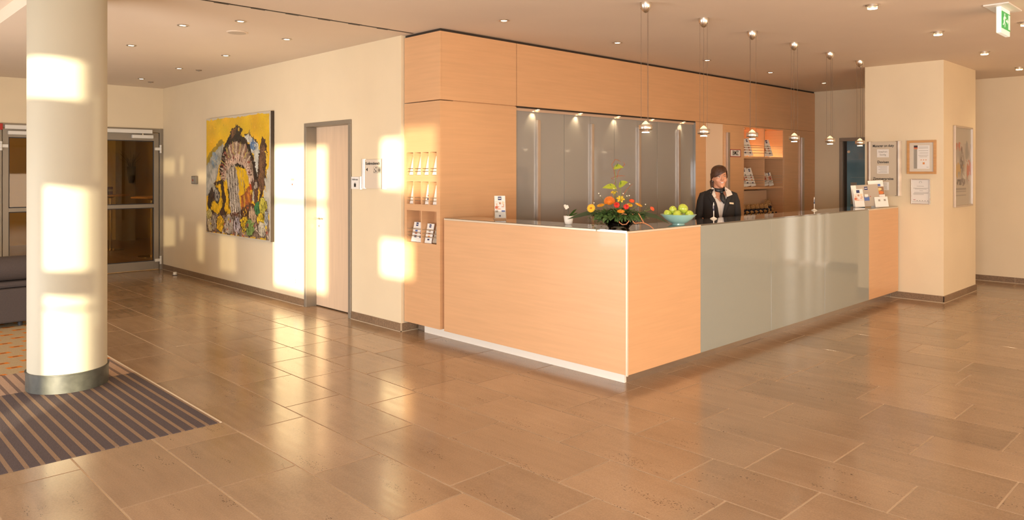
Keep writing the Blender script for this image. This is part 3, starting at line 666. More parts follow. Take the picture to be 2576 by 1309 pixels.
# ------------------------------------------------------------------ devices on the left wall
rd_ = thing('card_reader', 'small dark grey card reader on the wall left of the painting', 'card reader', (XW, 11.35, 1.41))
box('housing', mat('reader_grey', (.22, .19, .155), .4), rd_, XW-.045, XW-.002, 11.27, 11.43, 1.413, 1.534, bevel=.008); box('face', M_greyp, rd_, XW-.050, XW-.046, 11.29, 11.41, 1.425, 1.522)
MB().disc((XW-.050, 11.35, 1.47), .016, (-1, 0, 0), 14, .003).build('button', mat('reader_red', (.35, .05, .02), .4), rd_)
th_ = thing('thermostat', 'white room thermostat on the sunlit wall between painting and timber door', 'thermostat', (XW, 8.29, 1.405))
box('housing', M_white, th_, XW-.028, XW-.002, 8.225, 8.355, 1.407, 1.532, bevel=.008); box('display', M_greyp, th_, XW-.030, XW-.029, 8.25, 8.33, 1.49, 1.518); box('label_plate', M_paper, th_, XW-.031, XW-.029, 8.255, 8.325, 1.425, 1.475)
MB().disc((XW-.031, 8.29, 1.445), .012, (-1, 0, 0), 14, .003).build('button', M_redp, th_)
sk = thing('wall_socket', 'white wall socket low beside the timber door', 'socket', (XW, 8.25, .24))
box('plate', M_white, sk, XW-.012, XW-.002, 8.205, 8.29, .235, .320, bevel=.004)
for z_ in (.262, .293): MB().disc((XW-.0125, 8.2475, z_), .010, (-1, 0, 0), 14, .002).build('outlet', M_greyp, sk)
ds = thing('door_stop', 'pale round door stop on the floor by the end of the baseboard', 'door stop', (4.24, 11.85, 0))
MB().lathe([(.035, .0), (.035, .01), (.028, .012), (.028, .045), (.022, .05)], (4.24, 11.85, 0), 20).build('stop', M_white, ds, smooth=True); MB().lathe([(.038, 0), (.038, .009)], (4.24, 11.85, 0), 20).build('ring', M_rubber, ds, smooth=True)

# ------------------------------------------------------------------ wall signs by the timber door
EXL, EZ = (0, -1, 0), (0, 0, 1)
sg = thing('direction_sign', 'glass sign reading Konferenzbereich between two aluminium strips', 'sign', (XW, 6.57, 1.42))
M_signpan = mat('sign_panel', (.74, .64, .52), .2, coat=.2)
box('panel', M_signpan, sg, XW-.020, XW-.004, 6.41, 6.73, 1.425, 1.728)
for a, b in ((6.728, 6.796), (6.352, 6.432)):
    MB().loft([[(XW-.004-.032*math.sin(PI*k/8), a+(b-a)*k/8, z_) for k in range(9)] for z_ in (1.42, 1.733)]).build('strip', M_alu, sg, smooth=True)
xs_ = XW-.0215
text_mb('Konferenzbereich', .042, (xs_, 6.58, 1.685), EXL, EZ, xs=.86, bold=.0006).build('lettering', M_black, sg)
MB().prism([(xs_, 6.705, 1.622), (xs_, 6.672, 1.641), (xs_, 6.672, 1.603)], (.001, 0, 0)).build('arrow', M_black, sg)
def pict(y0, kind):
    fr = MB(); s_ = .066
    for (a, b, c, d) in ((0, s_, 0, .003), (0, s_, s_-.003, s_), (0, .003, 0, s_), (s_-.003, s_, 0, s_)): fr.box(xs_-.001, xs_, y0-b, y0-a, 1.585+c, 1.585+d)
    fr.build('pictogram_box', M_greyp, sg); p = MB()
    if kind:
        for q in (.022, .044):
            p.disc((xs_, y0-q, 1.636), .006, (-1, 0, 0), 12, .001); p.box(xs_-.001, xs_, y0-q-.007, y0-q+.007, 1.605, 1.628).box(xs_-.001, xs_, y0-q-.004, y0-q+.004, 1.592, 1.606)
    else:
        p.disc((xs_, y0-.044, 1.640), .006, (-1, 0, 0), 12, .001); p.tube([(xs_, y0-.02, 1.632), (xs_, y0-.022, 1.615), (xs_, y0-.042, 1.612), (xs_, y0-.05, 1.596)], .0025, 6); p.tube([(xs_, y0-.02+.02*math.cos(a), 1.605+.012*math.sin(a)) for a in np.linspace(2.2, 5.8, 9)], .002, 6)
    p.build('pictogram', M_black, sg)
pict(6.56, 0); pict(6.487, 1)
s2 = thing('door_sign', 'small white sign reading Kofferraum with suitcase symbol at the door frame', 'sign', (XW, 6.90, 1.41))
box('panel', M_paper, s2, XW-.016, XW-.004, 6.845, 7.00, 1.413, 1.545)
MB().loft([[(XW-.004-.022*math.sin(PI*k/8), 6.80+.040*k/8, z_) for k in range(9)] for z_ in (1.41, 1.548)]).build('strip', M_alu, s2, smooth=True)
text_mb('Kofferraum', .026, (XW-.0175, 6.923, 1.515), EXL, EZ, xs=.95).build('lettering', M_black, s2)
sc_ = MB().box(XW-.0175, XW-.0165, 6.905, 6.943, 1.435, 1.472); sc_.box(XW-.0175, XW-.0165, 6.916, 6.919, 1.472, 1.481).box(XW-.0175, XW-.0165, 6.929, 6.932, 1.472, 1.481).box(XW-.0175, XW-.0165, 6.916, 6.932, 1.479, 1.482); sc_.build('suitcase_symbol', M_black, s2)

# ------------------------------------------------------------------ brochure tower (maple) at the end of the cabinet wall
tw = thing('brochure_cabinet', 'tall maple cabinet end with ten open leaflet niches', 'cabinet', (4.9, 5.8, 0))
TX = 4.40; ND = .155; T0, T1 = YB, 6.088
rowz = [(1.567, 1.789), (1.281, 1.502), (.905, 1.218)]; colA = [(5.572, 5.676), (5.696, 5.799), (5.818, 5.924), (5.943, 6.048)]; colB = [(5.572, 5.802), (5.818, 6.048)]
fm = MB(); zprev = 2.277
for (z0, z1), cols in zip(rowz, (colA, colA, colB)):
    fm.box(TX, TX+ND, T0, T1, z1, zprev); p = T0
    for a, b in cols: fm.box(TX, TX+ND, p, a, z0, z1); p = b
    fm.box(TX, TX+ND, p, T1, z0, z1); zprev = z0
fm.box(TX, TX+ND, T0, T1, .103, zprev)
fm.build('face_panel', M_wood, tw)
box('niche_back', M_woodin, tw, TX+ND, TX+ND+.02, T0+.02, T1, .103, 2.277)
box('front_panel', M_wood, tw, TX+ND+.0005, 5.412, YB, YB+.02, .103, 2.277, bevel=.0015)
box('upper_end_panel', M_wood, tw, TX, TX+.02, YB, T1, 2.285, 2.936, bevel=.0015); box('upper_front_panel', M_wood, tw, TX+.021, 5.412, YB, YB+.02, 2.285, 2.936, bevel=.0015)
box('carcass', M_woodin, tw, TX+ND+.021, 5.41, YB+.021, T1, .09, 2.93)
box('top_gap', M_dark, tw, TX+.015, 5.41, YB+.015, T1, 2.931, ZC-.001)
box('plinth', M_plinth, tw, 4.545, 5.40, 5.60, 6.05, 0, .09)
for (z0, z1), cols, zs in zip(rowz, (colA, colA, colB), ((.035, .063), (.035, .065), (.06, .095, .13))):
    for a, b in cols:
        for q in zs: MB().tube([(TX+.006, a+.001, z0+q), (TX+.006, b-.001, z0+q)], .0035, 8).build('rail', M_chrome, tw, smooth=True)

# ------------------------------------------------------------------ leaflets
LIFT = {}
def leaflet(loc, rz, wd, h, tilt, label, group, logo=True, style=0, roll=0.0, th=.006):
    t = thing('leaflet', label, 'leaflet', loc, rz, group); LIFT[t.name] = wd/2*abs(math.sin(roll))+th*math.sin(tilt)+.0003; mt = Matrix.Translation((0, 0, LIFT[t.name])) @ Matrix.Rotation(roll, 4, 'Y') @ Matrix.Rotation(-tilt, 4, 'X')
    def pl(name, m, x0, x1, z0, z1, y0=-.0006, y1=0): MB().box(x0, x1, y0, y1, z0, z1).xform(mt).build(name, m, t, world=False)
    MB().box(-wd/2, wd/2, 0, th, 0, h).xform(mt).build('cover', M_paper if style != 3 else M_taupe, t, world=False)
    s_ = wd*.30
    if logo:
        x = -wd*.02 if style != 1 else wd*.02
        pl('logo', M_navy, x-s_/2, x+s_/2, h*.80, h*.80+s_*1.0); pl('logo_line', M_paper, x-s_*.4, x+s_*.4, h*.80+s_*.42, h*.80+s_*.56, -.0012, -.0007)
    if style == 0:
        for k, (m_, za, zb) in enumerate(((M_greyp, .58, .66), (M_redp, .44, .52), (M_orangep, .30, .38), (M_navy, .14, .22))): pl('picture', m_, -s_*.5, s_*.5, h*za, h*zb)
    elif style == 1:
        pl('picture', M_skinprint, -wd*.44, wd*.44, h*.42, h*.72); pl('picture', M_redp, -wd*.12, wd*.30, h*.46, h*.70, -.0012, -.0007); pl('text_block', M_greyp, -wd*.40, wd*.35, h*.30, h*.38)
    elif style == 2:
        for k, (m_, za, zb) in enumerate(((M_blueprint, .52, .60), (M_redp, .40, .49), (M_navy, .22, .33))): pl('picture', m_, -s_*.55, s_*.55, h*za, h*zb)
    return t
PY_ = -PI/2   # faces -X
names = ['upper row, nearest the wall', 'upper row, second from the wall', 'upper row, third from the wall', 'upper row, nearest the corner']
for k, (a, b) in enumerate(reversed(colA)):
    leaflet((TX+.024, a+.052, 1.5675), PY_, .085, .19, .25, 'pale leaflet in the brochure cabinet niche, '+names[k], 'leaflets in the brochure cabinet', logo=False, style=9)
mid = list(reversed(colA))
for k, lab in ((0, 'narrow white leaflet at the wall end of the middle niche row'), (3, 'plain pale leaflet in the middle row niche nearest the corner')):
    leaflet((TX+.024, mid[k][0]+.048, 1.2815), PY_, .08, .19, .22, lab, 'leaflets in the brochure cabinet', logo=False, style=9)
leaflet((TX+.022, mid[2][0]+.045, 1.2815), PY_, .08, .195, .18, 'white leaflet with blue logo and picture squares in the middle niche row', 'leaflets in the brochure cabinet', style=2)
leaflet((TX+.026, 5.955, .9055), PY_, .115, .195, .22, 'wide white brochure with picture column in the lower wall-side niche', 'leaflets in the brochure cabinet', style=2)
leaflet((TX+.020, 5.868, .9055), PY_, .085, .195, .22, 'second brochure tucked at the right of the lower wall-side niche', 'leaflets in the brochure cabinet', style=2)
leaflet((TX+.022, 5.735, .9055), PY_, .105, .19, .20, 'white brochure with grey logo in the lower corner-side niche', 'leaflets in the brochure cabinet', style=0)
leaflet((TX+.026, 5.625, .9055), PY_, .09, .19, .30, 'beige stack of leaflets in the lower corner-side niche', 'leaflets in the brochure cabinet', logo=False, style=3, th=.03)

# ------------------------------------------------------------------ overhead cabinet with spotlights
oh = thing('overhead_cabinet', 'long maple overhead fascia above the grey cabinet doors', 'cabinet', (9, 5.8, 2.28))
box('fascia', M_wood, oh, 5.42, XR-.002, YB, YB+.02, 2.285, 2.936, bevel=.0015)
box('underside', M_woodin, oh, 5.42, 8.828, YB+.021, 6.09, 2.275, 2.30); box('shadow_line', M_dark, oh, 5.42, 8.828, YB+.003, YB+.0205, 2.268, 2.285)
box('light_rail', mat('pale_rail', (.62, .43, .30), .45), oh, 5.42, 8.828, YB+.026, YB+.034, 2.240, 2.274)
box('carcass', M_woodin, oh, 5.42, XR-.002, YB+.021, 6.09, 2.301, 2.93); box('top_gap', M_dark, oh, 5.411, XR-.002, YB+.015, 6.09, 2.931, ZC-.001)
def spot_lamp(loc, power, ang, parent=None, blend=.6, col=(1, .78, .48), direction=(0, 0, -1), size=.015):
    l = bpy.data.lights.new('spot_lamp', 'SPOT'); l.energy = power; l.spot_size = R(ang); l.spot_blend = blend; l.color = col; l.shadow_soft_size = size
    o = bpy.data.objects.new('spot_lamp', l); C.objects.link(o); o.rotation_euler = Vector(direction).to_track_quat('-Z', 'Y').to_euler()
    if parent: o.parent = parent; o.location = Vector(loc)-abs_loc(parent)
    else: o.location = loc
    return o
order = ['leftmost', 'second from left', 'middle', 'fourth from left', 'rightmost']
for k, x in enumerate((5.745, 6.45, 7.15, 7.85, 8.56)):
    s_ = thing('cabinet_spotlight', order[k]+' of five small spotlights under the maple fascia over the grey doors', 'spotlight', (x, YB+.012, 2.27), group='spotlights under the fascia')
    MB().lathe([(.030, 2.268), (.030, 2.262), (.022, 2.262), (.022, 2.268)], (x, YB+.012, 0), 20).build('ring', M_chrome, s_, smooth=True); MB().lathe([(.0215, 2.264), (.0215, 2.267)], (x, YB+.012, 0), 20).build('lens', M_lens, s_)
    spot_lamp((x-.05, YB+.005, 2.255), 2.2, 80, s_, direction=(-.12, .22, -1))

# ------------------------------------------------------------------ grey cabinets behind the desk (four units, two doors each)
GX = [5.415, 5.746, 6.20, 6.648, 7.101, 7.563, 7.989, 8.442, 8.828]; GY = 5.558
order4 = ['leftmost', 'second', 'third', 'rightmost']
for k in range(4):
    a, m_, b = GX[2*k], GX[2*k+1], GX[2*k+2]
    t = thing('storage_cabinet', order4[k]+' of four tall grey glass-fronted cabinets behind the desk', 'cabinet', ((a+b)/2, 5.8, 0), group='grey cabinets behind the desk')
    box('carcass', M_dark, t, a+.001, b-.001, GY+.021, 6.09, .06, 2.27); box('plinth', M_plinth, t, a+.001, b-.001, GY+.05, 6.0, 0, .059)
    box('door', M_grey, t, a+.0025, m_-.0015, GY, GY+.02, .065, 2.268, bevel=.0015)
    dr = box('door', M_grey, t, m_+.0015, b-.0025, GY, GY+.02, .065, 2.268, bevel=.0015)
    hm = MB().box(m_-.002, m_+.028, GY-.03, GY-.002, .10, 2.155); hm.box(m_+.031, m_+.055, GY-.018, GY-.002, .10, 2.155)
    hm.build('handle', M_alu, dr, bevel=.001)
box('end_panel', M_grey, t, 8.8285, 8.8305, YB+.001, GY+.02, .065, 2.268)

# ------------------------------------------------------------------ maple wardrobe unit with fire panel sign
wu = thing('wardrobe_cabinet', 'tall maple cabinet with steel handle behind the receptionist', 'cabinet', (9.5, 5.8, 0))
box('reflection_strip', mat('painted_reflection', (.86, .66, .48), .22, coat=.3), wu, 9.09, 9.53, YB-.004, YB-.0005, .09, 2.275)  # bright reflection on the door, painted as a paler, glossier strip
box('filler', M_wood, wu, 8.832, 9.072, YB, YB+.02, .08, 2.282, bevel=.0015)
box('door', M_wood, wu, 9.075, 9.622, YB, YB+.02, .08, 2.282, bevel=.0015)
dr = box('door', M_wood, wu, 9.627, 10.12, YB, YB+.02, .08, 2.282, bevel=.0015)
box('handle', M_alu, dr, 9.628, 9.692, YB-.03, YB-.002, .10, 2.165, bevel=.002)
box('carcass', M_woodin, wu, 8.833, 10.12, YB+.021, 6.09, .06, 2.27); box('plinth', M_plinth, wu, 8.84, 10.12, YB+.05, 6.0, 0, .059)
bz = thing('fire_panel_sign', 'white sign with red border reading BMZ on the maple cabinet door', 'sign', (9.885, YB, 1.82))
box('plate', M_paper, bz, 9.735, 10.04, YB-.004, YB-.0005, 1.815, 1.925); rdm = mat('sign_red', (.36, .02, .02), .4); bm_ = MB()
for (a, b, c, d) in ((9.735, 10.04, 1.815, 1.825), (9.735, 10.04, 1.915, 1.925), (9.735, 9.747, 1.815, 1.925), (10.028, 10.04, 1.815, 1.925)): bm_.box(a, b, YB-.006, YB-.0042, c, d)
bm_.build('border', rdm, bz); text_mb('BMZ', .092, (9.888, YB-.0048, 1.87), (1, 0, 0), EZ, bold=.0012, xs=.95).build('lettering', M_black, bz)

# ------------------------------------------------------------------ open shelf niche
nu = thing('shelf_niche', 'open maple shelf niche with leaflet racks and a row of teddy bears', 'shelf', (10.77, 5.8, 0))
NX0, NXM, NX1 = 10.125, 10.78, 11.424; NB = 5.95
box('side_board', M_wood, nu, NX0, NX0+.02, YB, NB, .06, 2.282, bevel=.0015); box('side_board', M_wood, nu, NX1-.035, NX1, YB, NB, .06, 2.282, bevel=.0015)
box('back_board', M_woodin, nu, NX0, NX1, NB, NB+.02, .06, 2.282); box('divider', M_wood, nu, NXM-.011, NXM+.011, YB+.004, NB, 1.372, 2.27, bevel=.001)
for z0, z1 in ((1.795, 1.828), (1.335, 1.370), (.885, .915)): box('shelf_board', M_wood, nu, NX0+.02, NX1-.035, YB+.002, NB, z0, z1, bevel=.001)
box('top_board', M_wood, nu, NX0+.02, NX1-.035, YB+.002, NB, 2.262, 2.282); box('lower_door', M_wood, nu, NX0+.021, NX1-.036, YB+.004, YB+.022, .08, .882); box('plinth', M_plinth, nu, NX0, NX1, YB+.05, NB, 0, .059)
for za in (1.828, 1.370):
    for xa, xb in ((NX0+.02, NXM-.011), (NXM+.011, NX1-.035)):
        for q in (.055, .095, .135, .165): MB().tube([(xa+.001, YB+.006, za+q), (xb-.001, YB+.006, za+q)], .0035, 6).build('rail', M_chrome, nu, smooth=True)
for k, x in enumerate((10.46, 11.08)):
    s_ = thing('niche_spotlight', ['left', 'right'][k]+' small spotlight in the top of the shelf niche', 'spotlight', (x, 5.70, 2.255), group='niche spotlights')
    MB().lathe([(.035, 2.2615), (.035, 2.252), (.024, 2.252)], (x, 5.70, 0), 20).build('ring', M_chrome, s_, smooth=True); MB().lathe([(.0235, 2.253), (.0235, 2.257)], (x, 5.70, 0), 20).build('lens', M_lens, s_)
    spot_lamp((x, 5.70, 2.245), 15, 120, s_, blend=.8)
def nleaf(x, z_, wd, h, lab, style, y=5.545): leaflet((x, y, z_), 0, wd, h, .25, lab, 'leaflets in the shelf niche', style=style, roll=-.10)
nleaf(10.265, 1.8285, .135, .275, 'tall white leaflet in upper left rack, left one', 0); nleaf(10.41, 1.8285, .135, .275, 'tall white leaflet in upper left rack, right one', 0)
nleaf(10.875, 1.8285, .11, .185, 'short white leaflet in upper right rack beside the divider', 1, 5.54); nleaf(11.05, 1.8285, .17, .27, 'tall white leaflet in upper right rack', 0, 5.555)
nleaf(10.23, 1.3705, .12, .205, 'short picture leaflet at the left end of the second rack', 1, 5.538); nleaf(10.36, 1.3705, .15, .285, 'tall white leaflet in the middle of the second left rack', 0, 5.56); nleaf(10.52, 1.3705, .14, .285, 'tall white leaflet at the right of the second left rack', 0, 5.56)
nleaf(10.90, 1.3705, .14, .21, 'left of two short red-picture leaflets in the lower right rack', 1); nleaf(11.07, 1.3705, .14, .21, 'right of two short red-picture leaflets in the lower right rack', 1)
wb = thing('wooden_board', 'plain maple board standing behind the teddy bears', 'board', (10.5, 5.9, .916))
box('board', mat('pale_maple', (.88, .64, .42), .45), wb, 10.20, 11.34, 5.77, 5.79, .916, 1.30, bevel=.002); box('foot', M_woodin, wb, 10.4, 11.1, 5.791, 5.83, .916, .94)

# right maple unit
ru = thing('end_cabinet', 'tall maple cabinet with steel handle at the far right end of the cabinet wall', 'cabinet', (12.0, 5.8, 0))
box('door', M_wood, ru, 11.428, 12.0, YB, YB+.02, .08, 2.282, bevel=.0015); dr = box('door', M_wood, ru, 12.006, XR-.004, YB, YB+.02, .08, 2.282, bevel=.0015)
box('handle', M_alu, dr, 12.01, 12.10, YB-.03, YB-.002, .10, 2.165, bevel=.002); box('carcass', M_woodin, ru, 11.426, XR-.003, YB+.021, 6.09, .06, 2.27); box('plinth', M_plinth, ru, 11.43, XR-.003, YB+.05, 6.0, 0, .059)

# ------------------------------------------------------------------ reception desk
dk = thing('reception_desk', 'L-shaped maple reception desk with grey-green glass front panels', 'desk', (6.0, 3.6, 0))
TK = .022; PB = .093
box('side_panel', M_wood, dk, XD, XD+TK, YD+.012, 5.482, PB, 1.142, bevel=.001)
box('front_panel', M_wood, dk, XD+.012, 5.421, YD, YD+TK, PB, 1.142, bevel=.001)
for a, b in ((5.425, 6.653), (6.657, 7.849), (7.853, 9.067)): box('glass_panel', M_deskglass, dk, a, b, YD, YD+.012, PB, 1.150, bevel=.001)
box('front_panel', M_wood, dk, 9.070, 10.035, YD, YD+TK, PB, 1.142, bevel=.001)
for q in ((XD-.002, XD+TK, YD+.012, 5.482), (XD+.012, 5.421, YD-.002, YD+TK), (9.07, 10.036, YD-.001, YD+TK)): box('edge_trim', M_trim, dk, *q, 1.143, 1.157)
MB().box(XD-.003, XD+.0115, YD-.003, YD+.0115, PB-.006, 1.157).build('corner_trim', M_trim, dk, bevel=.001)
cm = MB().box(XD+.0225, 4.775, YD+.0225, 5.48, .09, 1.14).box(4.776, 10.034, YD+.0225, 3.70, .09, 1.14); cm.build('carcass', M_woodin, dk)
box('filler_strip', mat('dark_maple', (.42, .18, .06), .5), dk, XD+.03, XD+.06, 5.483, YB-.001, .11, 1.15)
box('side_plinth', M_trim2, dk, 4.52, 4.54, 3.441, 5.915, 0, .088); box('front_plinth', M_plinth, dk, 4.5405, 10.03, 3.439, 3.459, 0, .088)
ct = thing('countertop', 'dark glossy glass countertop running along the reception desk', 'countertop', (5.0, 3.6, 1.15))
MB().prism([(XD+.008, YD+.008, 1.1505), (10.036, YD+.008, 1.1505), (10.036, 3.71, 1.1505), (4.785, 3.71, 1.1505), (4.785, 5.482, 1.1505), (XD+.008, 5.482, 1.1505)], (0, 0, .010)).build('glass_top', M_counter, ct)
MB().prism([(XD+.03, YD+.03, 1.1425), (10.03, YD+.03, 1.1425), (10.03, 3.70, 1.1425), (4.78, 3.70, 1.1425), (4.78, 5.48, 1.1425), (XD+.03, 5.48, 1.1425)], (0, 0, .0075)).build('substrate', M_dark, ct)
CT = 1.1606
box('work_surface', M_wood, dk, 4.80, 10.03, 3.712, 4.05, .72, .745)

# ------------------------------------------------------------------ ceiling lights
def downlight(x, y, label, group, power=0):
    t = thing('recessed_downlight', label, 'downlight', (x, y, ZC), group=group)
    MB().lathe([(.046, ZC-.0005), (.050, ZC-.004), (.046, ZC-.008), (.030, ZC-.006), (.028, ZC-.001)], (x, y, 0), 24).build('trim_ring', M_alu, t, smooth=True)
    MB().lathe([(.027, ZC-.0045), (.027, ZC-.001)], (x, y, 0), 20).build('lens', M_lens, t)
    if power: spot_lamp((x, y, ZC-.02), power, 110, t, blend=.9, size=.04)
lab7 = {(2.605, 7.085): 'recessed downlight on the left ceiling, nearest the column', (2.91, 6.53): 'recessed downlight on the left ceiling beside the round speaker grille', (2.62, 8.60): 'recessed downlight just right of the column top, second row',
        (3.645, 7.085): 'recessed downlight nearest the camera in the row along the left wall', (3.645, 8.58): 'second recessed downlight in the row along the left wall', (3.66, 10.08): 'third recessed downlight in the row along the left wall', (3.67, 11.59): 'farthest recessed downlight in the row along the left wall'}
for (x, y), l in lab7.items(): downlight(x, y, l, 'recessed downlights over the hall', 7)
for k, x in enumerate((4.60, 6.25, 8.02, 9.64, 11.37)): downlight(x, 4.85, order[k]+' of five recessed downlights over the staff aisle', 'recessed downlights over the staff aisle', 12)
def surface_spot(x, y, label):
    t = thing('ceiling_spotlight', label, 'spotlight', (x, y, ZC), group='surface spotlights on the right ceiling')
    MB().lathe([(.055, ZC-.0005), (.055, ZC-.006), (.046, ZC-.008), (.046, ZC-.022), (.042, ZC-.022), (.040, ZC-.006)], (x, y, 0), 28).build('housing', M_steel, t, smooth=True)
    MB().lathe([(.038, ZC-.030), (.036, ZC-.034)], (x, y, 0), 24).build('lens', M_lens, t); MB().lathe([(.030, ZC-.006), (.030, ZC-.030)], (x, y, 0), 16).build('neck', M_steel, t, smooth=True)
    spot_lamp((x, y, ZC-.045), 10, 115, t, blend=.9, size=.04)
for k, (x, y) in enumerate(((6.33, 2.304), (8.01, 2.304), (9.72, 2.32), (11.5, 2.35))): surface_spot(x, y, ['nearest', 'second', 'third', 'farthest'][k]+' surface spotlight in the row before the right pillar')
surface_spot(8.06, 1.60, 'surface spotlight cut by the right edge of the picture')
sp = thing('ceiling_speaker', 'flat round speaker grille on the left ceiling', 'speaker', (3.118, 7.078, ZC))
MB().lathe([(.098, ZC-.0005), (.098, ZC-.006), (.088, ZC-.008)], (3.118, 7.078, 0), 36).build('rim', M_ceil, sp, smooth=True); MB().lathe([(.085, ZC-.0082), (.085, ZC-.010)], (3.118, 7.078, 0), 36).build('grille', mat('grille', (.55, .46, .36), .7), sp)
for (x, y, l) in ((3.907, 10.06, 'small flat sensor on the ceiling between downlight and left wall'), (3.902, 11.90, 'small flat sensor on the ceiling at the far corner of the hall')):
    t = thing('ceiling_sensor', l, 'sensor', (x, y, ZC)); MB().lathe([(.04, ZC-.0005), (.036, ZC-.012), (.02, ZC-.014)], (x, y, 0), 20).build('body', mat('sensor_grey', (.30, .22, .15), .6), t, smooth=True); MB().lathe([(.012, ZC-.014), (.008, ZC-.02)], (x, y, 0), 12).build('head', M_greyp, t)

# ------------------------------------------------------------------ pendant lamps over the desk
def pendant(x, y, label, ang):
    t = thing('pendant_lamp', label, 'pendant lamp', (x, y, 1.91), group='pendant lamps over the desk')
    MB().lathe([(.047, ZC-.0005), (.047, ZC-.012), (.044, ZC-.03), (.036, ZC-.052), (.024, ZC-.070), (.010, ZC-.081), (.002, ZC-.084)], (x, y, 0), 32).build('canopy', M_steel, t, smooth=True)
    zl = 1.914
    MB().lathe([(.0505, zl+.022), (.054, zl+.026), (.0545, zl+.060), (.051, zl+.064), (.049, zl+.064), (.049, zl+.022)], (x, y, 0), 36).build('shade_ring', M_steel, t, smooth=True)
    MB().lathe([(.036, zl+.062), (.029, zl+.072), (.016, zl+.086), (.006, zl+.094), (.001, zl+.096)], (x, y, 0), 28).build('glass_dome', M_dome, t, smooth=True)
    MB().lathe([(.034, zl+.022), (.030, zl+.012), (.028, zl+.006)], (x, y, 0), 28).build('inner_ring', M_steel, t, smooth=True)
    MB().lathe([(.029, zl+.004), (.030, zl+.002), (.028, zl)], (x, y, 0), 24).build('lens', M_bulb, t)
    MB().ball((x, y, zl+.070), .011, n=12, m=8).build('bulb', M_bulb, t, smooth=True)
    for k in range(3):
        a = ang+k*2*PI/3; p = (x+.036*math.cos(a), y+.036*math.sin(a))
        MB().tube([(p[0], p[1], zl+.062), (p[0], p[1], ZC-.048)], .0016, 6).build('cable', mat('cable', (.16, .10, .06), .5) if 'cable' not in MATS else MATS['cable'], t)
        MB().ball((p[0], p[1], ZC-.048), .0045, n=8, m=6).build('cable_grip', M_rubber, t)
    spot_lamp((x, y, zl-.012), 6, 130, t, blend=.9, size=.03)
order6 = ['leftmost', 'second from left', 'third from left', 'fourth from left', 'fifth from left', 'rightmost']
for k, x in enumerate((4.935, 5.81, 6.69, 7.60, 8.51, 9.39)): pendant(x, 3.545+.004*k, order6[k]+' of six steel pendant lamps hanging over the reception desk', [.2, 2.6, 1.1, .5, 1.7, .2][k])

# ------------------------------------------------------------------ exit sign
ex = thing('exit_sign', 'green running-man exit sign hanging from the right ceiling', 'exit sign', (7.215, 1.585, ZC))
M_exw = mat('exit_white', (.85, .88, .80), .3, emit=(.9, 1.0, .85), estr=.25); M_exg = mat('exit_green', (.03, .30, .06), .35, emit=(.05, .5, .12), estr=.35)
box('ceiling_plate', M_white, ex, 6.99, 7.44, 1.50, 1.68, ZC-.012, ZC-.0005, bevel=.003); box('light_box', M_exw, ex, 7.07, 7.36, 1.57, 1.605, 2.735, ZC-.0125, bevel=.004)
box('green_face', M_exg, ex, 7.083, 7.347, 1.566, 1.5695, 2.775, 2.915)
pm = MB(); y_ = 1.5655
def fq(poly): pm.prism([(a, y_, b) for a, b in poly], (0, -.0012, 0))
fq([(7.285, 2.785), (7.335, 2.785), (7.335, 2.905), (7.285, 2.905)]); fq([(7.205, 2.838), (7.25, 2.838), (7.25, 2.825), (7.275, 2.846), (7.25, 2.867), (7.25, 2.854), (7.205, 2.854)])
pm.disc((7.165, y_, 2.893), .011, (0, -1, 0), 12, .0012); fq([(7.14, 2.835), (7.165, 2.83), (7.175, 2.878), (7.15, 2.88)]); fq([(7.14, 2.84), (7.16, 2.835), (7.185, 2.815), (7.175, 2.79), (7.165, 2.79), (7.17, 2.812)]); fq([(7.14, 2.845), (7.152, 2.83), (7.135, 2.805), (7.105, 2.80), (7.105, 2.81), (7.125, 2.815)]); fq([(7.17, 2.875), (7.195, 2.86), (7.21, 2.868), (7.205, 2.876), (7.193, 2.872), (7.172, 2.884)]); fq([(7.155, 2.878), (7.13, 2.868), (7.122, 2.845), (7.13, 2.843), (7.14, 2.86), (7.158, 2.868)])
pm.build('pictogram', M_exw, ex)

# ------------------------------------------------------------------ blue glass door in the right wall
M_blue = mat('blue_glass', (.12, .25, .33), .12, var=.25, scale=3, coat=.4)
d3 = bpy.data.objects.new('door_3', None); C.objects.link(d3); d3.location = (XR, 4.6, 0); d3['kind'] = 'structure'
fm = MB().box(XR-.02, XR+.10, BD1-.055, BD1, 0, BDZ-.055).box(XR-.02, XR+.10, BD0, BD0+.055, 0, BDZ-.055).box(XR-.02, XR+.10, BD0, BD1, BDZ-.055, BDZ); fm.build('door_frame', M_frame, d3, bevel=.003)
bl = box('door_leaf', M_blue, d3, XR+.05, XR+.06, BD0+.056, BD1-.10, .01, BDZ-.056); box('leaf_edge', M_dark, d3, XR+.05, XR+.09, BD1-.099, BD1-.056, .01, BDZ-.056)
MB().disc((XR+.05, BD1-.135, 1.93), .022, (-1, 0, 0), 18, .02).build('clamp_knob', M_trim, d3, smooth=True)
M_etch = mat('etched_line', (.22, .30, .36), .5); em = MB()
for z_ in (1.50, 1.02, 1.80): em.box(XR+.0485, XR+.0498, BD0+.08, BD1-.16, z_, z_+.006)
for k, (y0, z0) in enumerate(((4.92, 1.30), (4.90, 1.24), (4.93, 1.18))): em.box(XR+.0485, XR+.0498, y0-.12, y0, z0, z0+.02)
em.build('etching', M_etch, d3)
box('notice', M_greyp, d3, XR+.048, XR+.0495, 4.84, 4.94, 1.06, 1.42)

